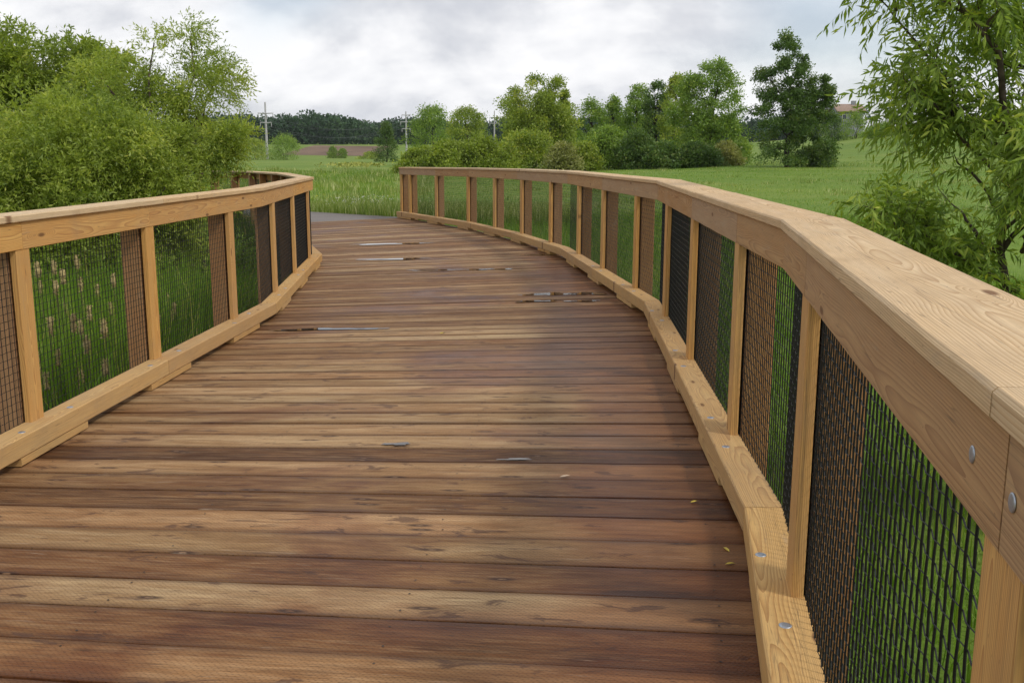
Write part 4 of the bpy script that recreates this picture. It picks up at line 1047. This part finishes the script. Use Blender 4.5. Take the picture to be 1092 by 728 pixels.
for k in range(4):
    cable(tA[k], tB[k], 4, lab_c[0]); cable(tB[k], tC[k], 4, lab_c[1]); cable(tA[k], Vector((tA[k].x - 160, tA[k].y - 60, tA[k].z + 1)), 4, lab_c[2])

def house():
    y = 235.0; x = (893 - 546) / 1045 * y; zb = float(gz(x, y)) - .2
    root = empty('house', (x, y, zb), 'distant house with tan roof and grey walls on the hill, right of the dark tree', 'house')
    w, d, hw, hr = 2.9, 3.2, 3.0, 1.6
    zt = 1.6 + (165.5 - 114) / 1045 * y; he = zt - hr
    V = np.array([(x - w, y - d, zb), (x + w, y - d, zb), (x + w, y + d, zb), (x - w, y + d, zb), (x - w, y - d, he), (x + w, y - d, he), (x + w, y + d, he), (x - w, y + d, he)])
    np_mesh('wall', V, [(0, 1, 5, 4), (1, 2, 6, 5), (2, 3, 7, 6), (3, 0, 4, 7)], M['siding'], root)
    for s in (-1, 1):
        g = MB(); g.add([(x + s * w, y - d, he), (x + s * w, y + d, he), (x + s * w, y, zt - .1)], [(0, 1, 2)]); g.build('gable', M['siding'], root)
    e = .5; t = .18
    V = []
    for X in (x - w - e, x + w + e):
        V += [(X, y - d - e, he - .2), (X, y, zt), (X, y + d + e, he - .2), (X, y + d + e, he - .2 + t), (X, y, zt + t), (X, y - d - e, he - .2 + t)]
    Fr = [(5, 4, 10, 11), (4, 3, 9, 10), (0, 6, 7, 1), (1, 7, 8, 2), (0, 5, 11, 6), (2, 8, 9, 3)]
    rf = np_mesh('roof', np.array(V), Fr, M['roof'], root)
    m = MB(); m.add([(x + 1, y - .5, zt - .6), (x + 1.9, y - .5, zt - .6), (x + 1.9, y + .4, zt - .6), (x + 1, y + .4, zt - .6), (x + 1, y - .5, zt + .9), (x + 1.9, y - .5, zt + .9), (x + 1.9, y + .4, zt + .9), (x + 1, y + .4, zt + .9)],
                    [(0, 1, 5, 4), (1, 2, 6, 5), (2, 3, 7, 6), (3, 0, 4, 7), (4, 5, 6, 7)]); m.build('chimney', M['siding'], rf)
    for k in range(2):
        X = x - 2.0 + k * 2.3; zz = he - 2.0
        fr = MB()
        fr.add([(X, y - d - .06, zz), (X + 1.1, y - d - .06, zz), (X + 1.1, y - d - .06, zz + 1.3), (X, y - d - .06, zz + 1.3), (X + .1, y - d - .06, zz + .1), (X + 1.0, y - d - .06, zz + .1), (X + 1.0, y - d - .06, zz + 1.2), (X + .1, y - d - .06, zz + 1.2)],
               [(0, 1, 5, 4), (1, 2, 6, 5), (2, 3, 7, 6), (3, 0, 4, 7)])
        wf = fr.build('window', M['trim'], root)
        pn = MB(); pn.add([(X + .1, y - d - .03, zz + .1), (X + 1.0, y - d - .03, zz + .1), (X + 1.0, y - d - .03, zz + 1.2), (X + .1, y - d - .03, zz + 1.2)], [(0, 1, 2, 3)]); pn.build('pane', M['glass'], wf)
house()

# ------------------------------------------------------------------ air
def haze():
    x0, x1, y0, y1, z0, z1 = -3300, 3300, -3300, 3300, -4, 50
    V = [(x, y, z) for z in (z0, z1) for (x, y) in ((x0, y0), (x1, y0), (x1, y1), (x0, y1))]
    o = np_mesh('haze', np.array(V, float), [(3, 2, 1, 0), (4, 5, 6, 7), (0, 1, 5, 4), (1, 2, 6, 5), (2, 3, 7, 6), (3, 0, 4, 7)], None)
    m, nt = new_mat('air'); v = N(nt, 'ShaderNodeVolumePrincipled'); out = N(nt, 'ShaderNodeOutputMaterial')
    v.inputs['Color'].default_value = (.86, .91, 1, 1); v.inputs['Density'].default_value = 0.00008; v.inputs['Anisotropy'].default_value = 0.3
    nt.links.new(v.outputs[0], out.inputs['Volume']); o.data.materials.append(m); tag(o, kind='stuff', label='thin summer haze in the air over the far field')
haze()

# ------------------------------------------------------------------ light and sky
AZ = math.radians(-35); EL = math.radians(46.5)       # direction towards the sun, azimuth measured from +x
sdir = Vector((math.cos(EL) * math.cos(AZ), math.cos(EL) * math.sin(AZ), math.sin(EL)))
sd = bpy.data.lights.new('sun', 'SUN'); so = bpy.data.objects.new('sun', sd); COL.objects.link(so)
sd.energy = 1.35; sd.angle = math.radians(9.0); sd.color = (1.0, 0.95, 0.87)
so.rotation_mode = 'QUATERNION'; so.rotation_quaternion = Vector((0, 0, 1)).rotation_difference(sdir); so.location = (20, -20, 30)
w = bpy.data.worlds.new('World'); scene.world = w; w.use_nodes = True; nt = w.node_tree; nt.nodes.clear()
sky = N(nt, 'ShaderNodeTexSky'); sky.sky_type = 'NISHITA'; sky.sun_disc = False; sky.sun_elevation = EL
sky.sun_rotation = math.atan2(sdir.x, sdir.y)
tc = N(nt, 'ShaderNodeTexCoord').outputs['Generated']
sp = N(nt, 'ShaderNodeSeparateXYZ'); nt.links.new(tc, sp.inputs[0])
den = math_(nt, 'ADD', math_(nt, 'MAXIMUM', sp.outputs[2], 0.0), 0.6)
cb = N(nt, 'ShaderNodeCombineXYZ'); nt.links.new(math_(nt, 'DIVIDE', sp.outputs[0], den), cb.inputs[0]); nt.links.new(math_(nt, 'DIVIDE', sp.outputs[1], den), cb.inputs[1])
v1 = N(nt, 'ShaderNodeMapping'); nt.links.new(cb.outputs[0], v1.inputs['Vector']); v1.inputs['Location'].default_value = (3.3, 1.9, 0); v1.inputs['Scale'].default_value = (3.3, 3.9, 1); v1.inputs['Rotation'].default_value = (0, 0, 0.35)
n1 = noise(nt, v1.outputs[0], 1.2, 8, 0.57, 0.15)
n2 = noise(nt, v1.outputs[0], 0.45, 3, 0.5, 0.2)
cl = ramp(nt, n1, [(0.38, (4.8, 4.95, 5.35)), (0.46, (5.65, 5.75, 6.05)), (0.52, (6.6, 6.65, 6.85)), (0.60, (7.4, 7.4, 7.5))])
blue = maprange(nt, n2, 0.52, 0.66, 0.0, 0.45, True)
skyc = mix(nt, 1.0, sky.outputs[0], (1.0, 1.0, 1.0), 'MULTIPLY')
col = mix(nt, blue, cl, skyc)
low = maprange(nt, sp.outputs[2], -0.02, 0.0, 0.35, 1.0)
col = mix(nt, low, (1.6, 1.8, 1.4), col)
bg = N(nt, 'ShaderNodeBackground'); bg.inputs['Strength'].default_value = 0.1; nt.links.new(col, bg.inputs['Color'])
wo = N(nt, 'ShaderNodeOutputWorld'); nt.links.new(bg.outputs[0], wo.inputs[0])

vs = scene.view_settings; vs.view_transform = 'Standard'; vs.look = 'None'; vs.exposure = 0.48; vs.gamma = 1.0; vs.use_curve_mapping = False
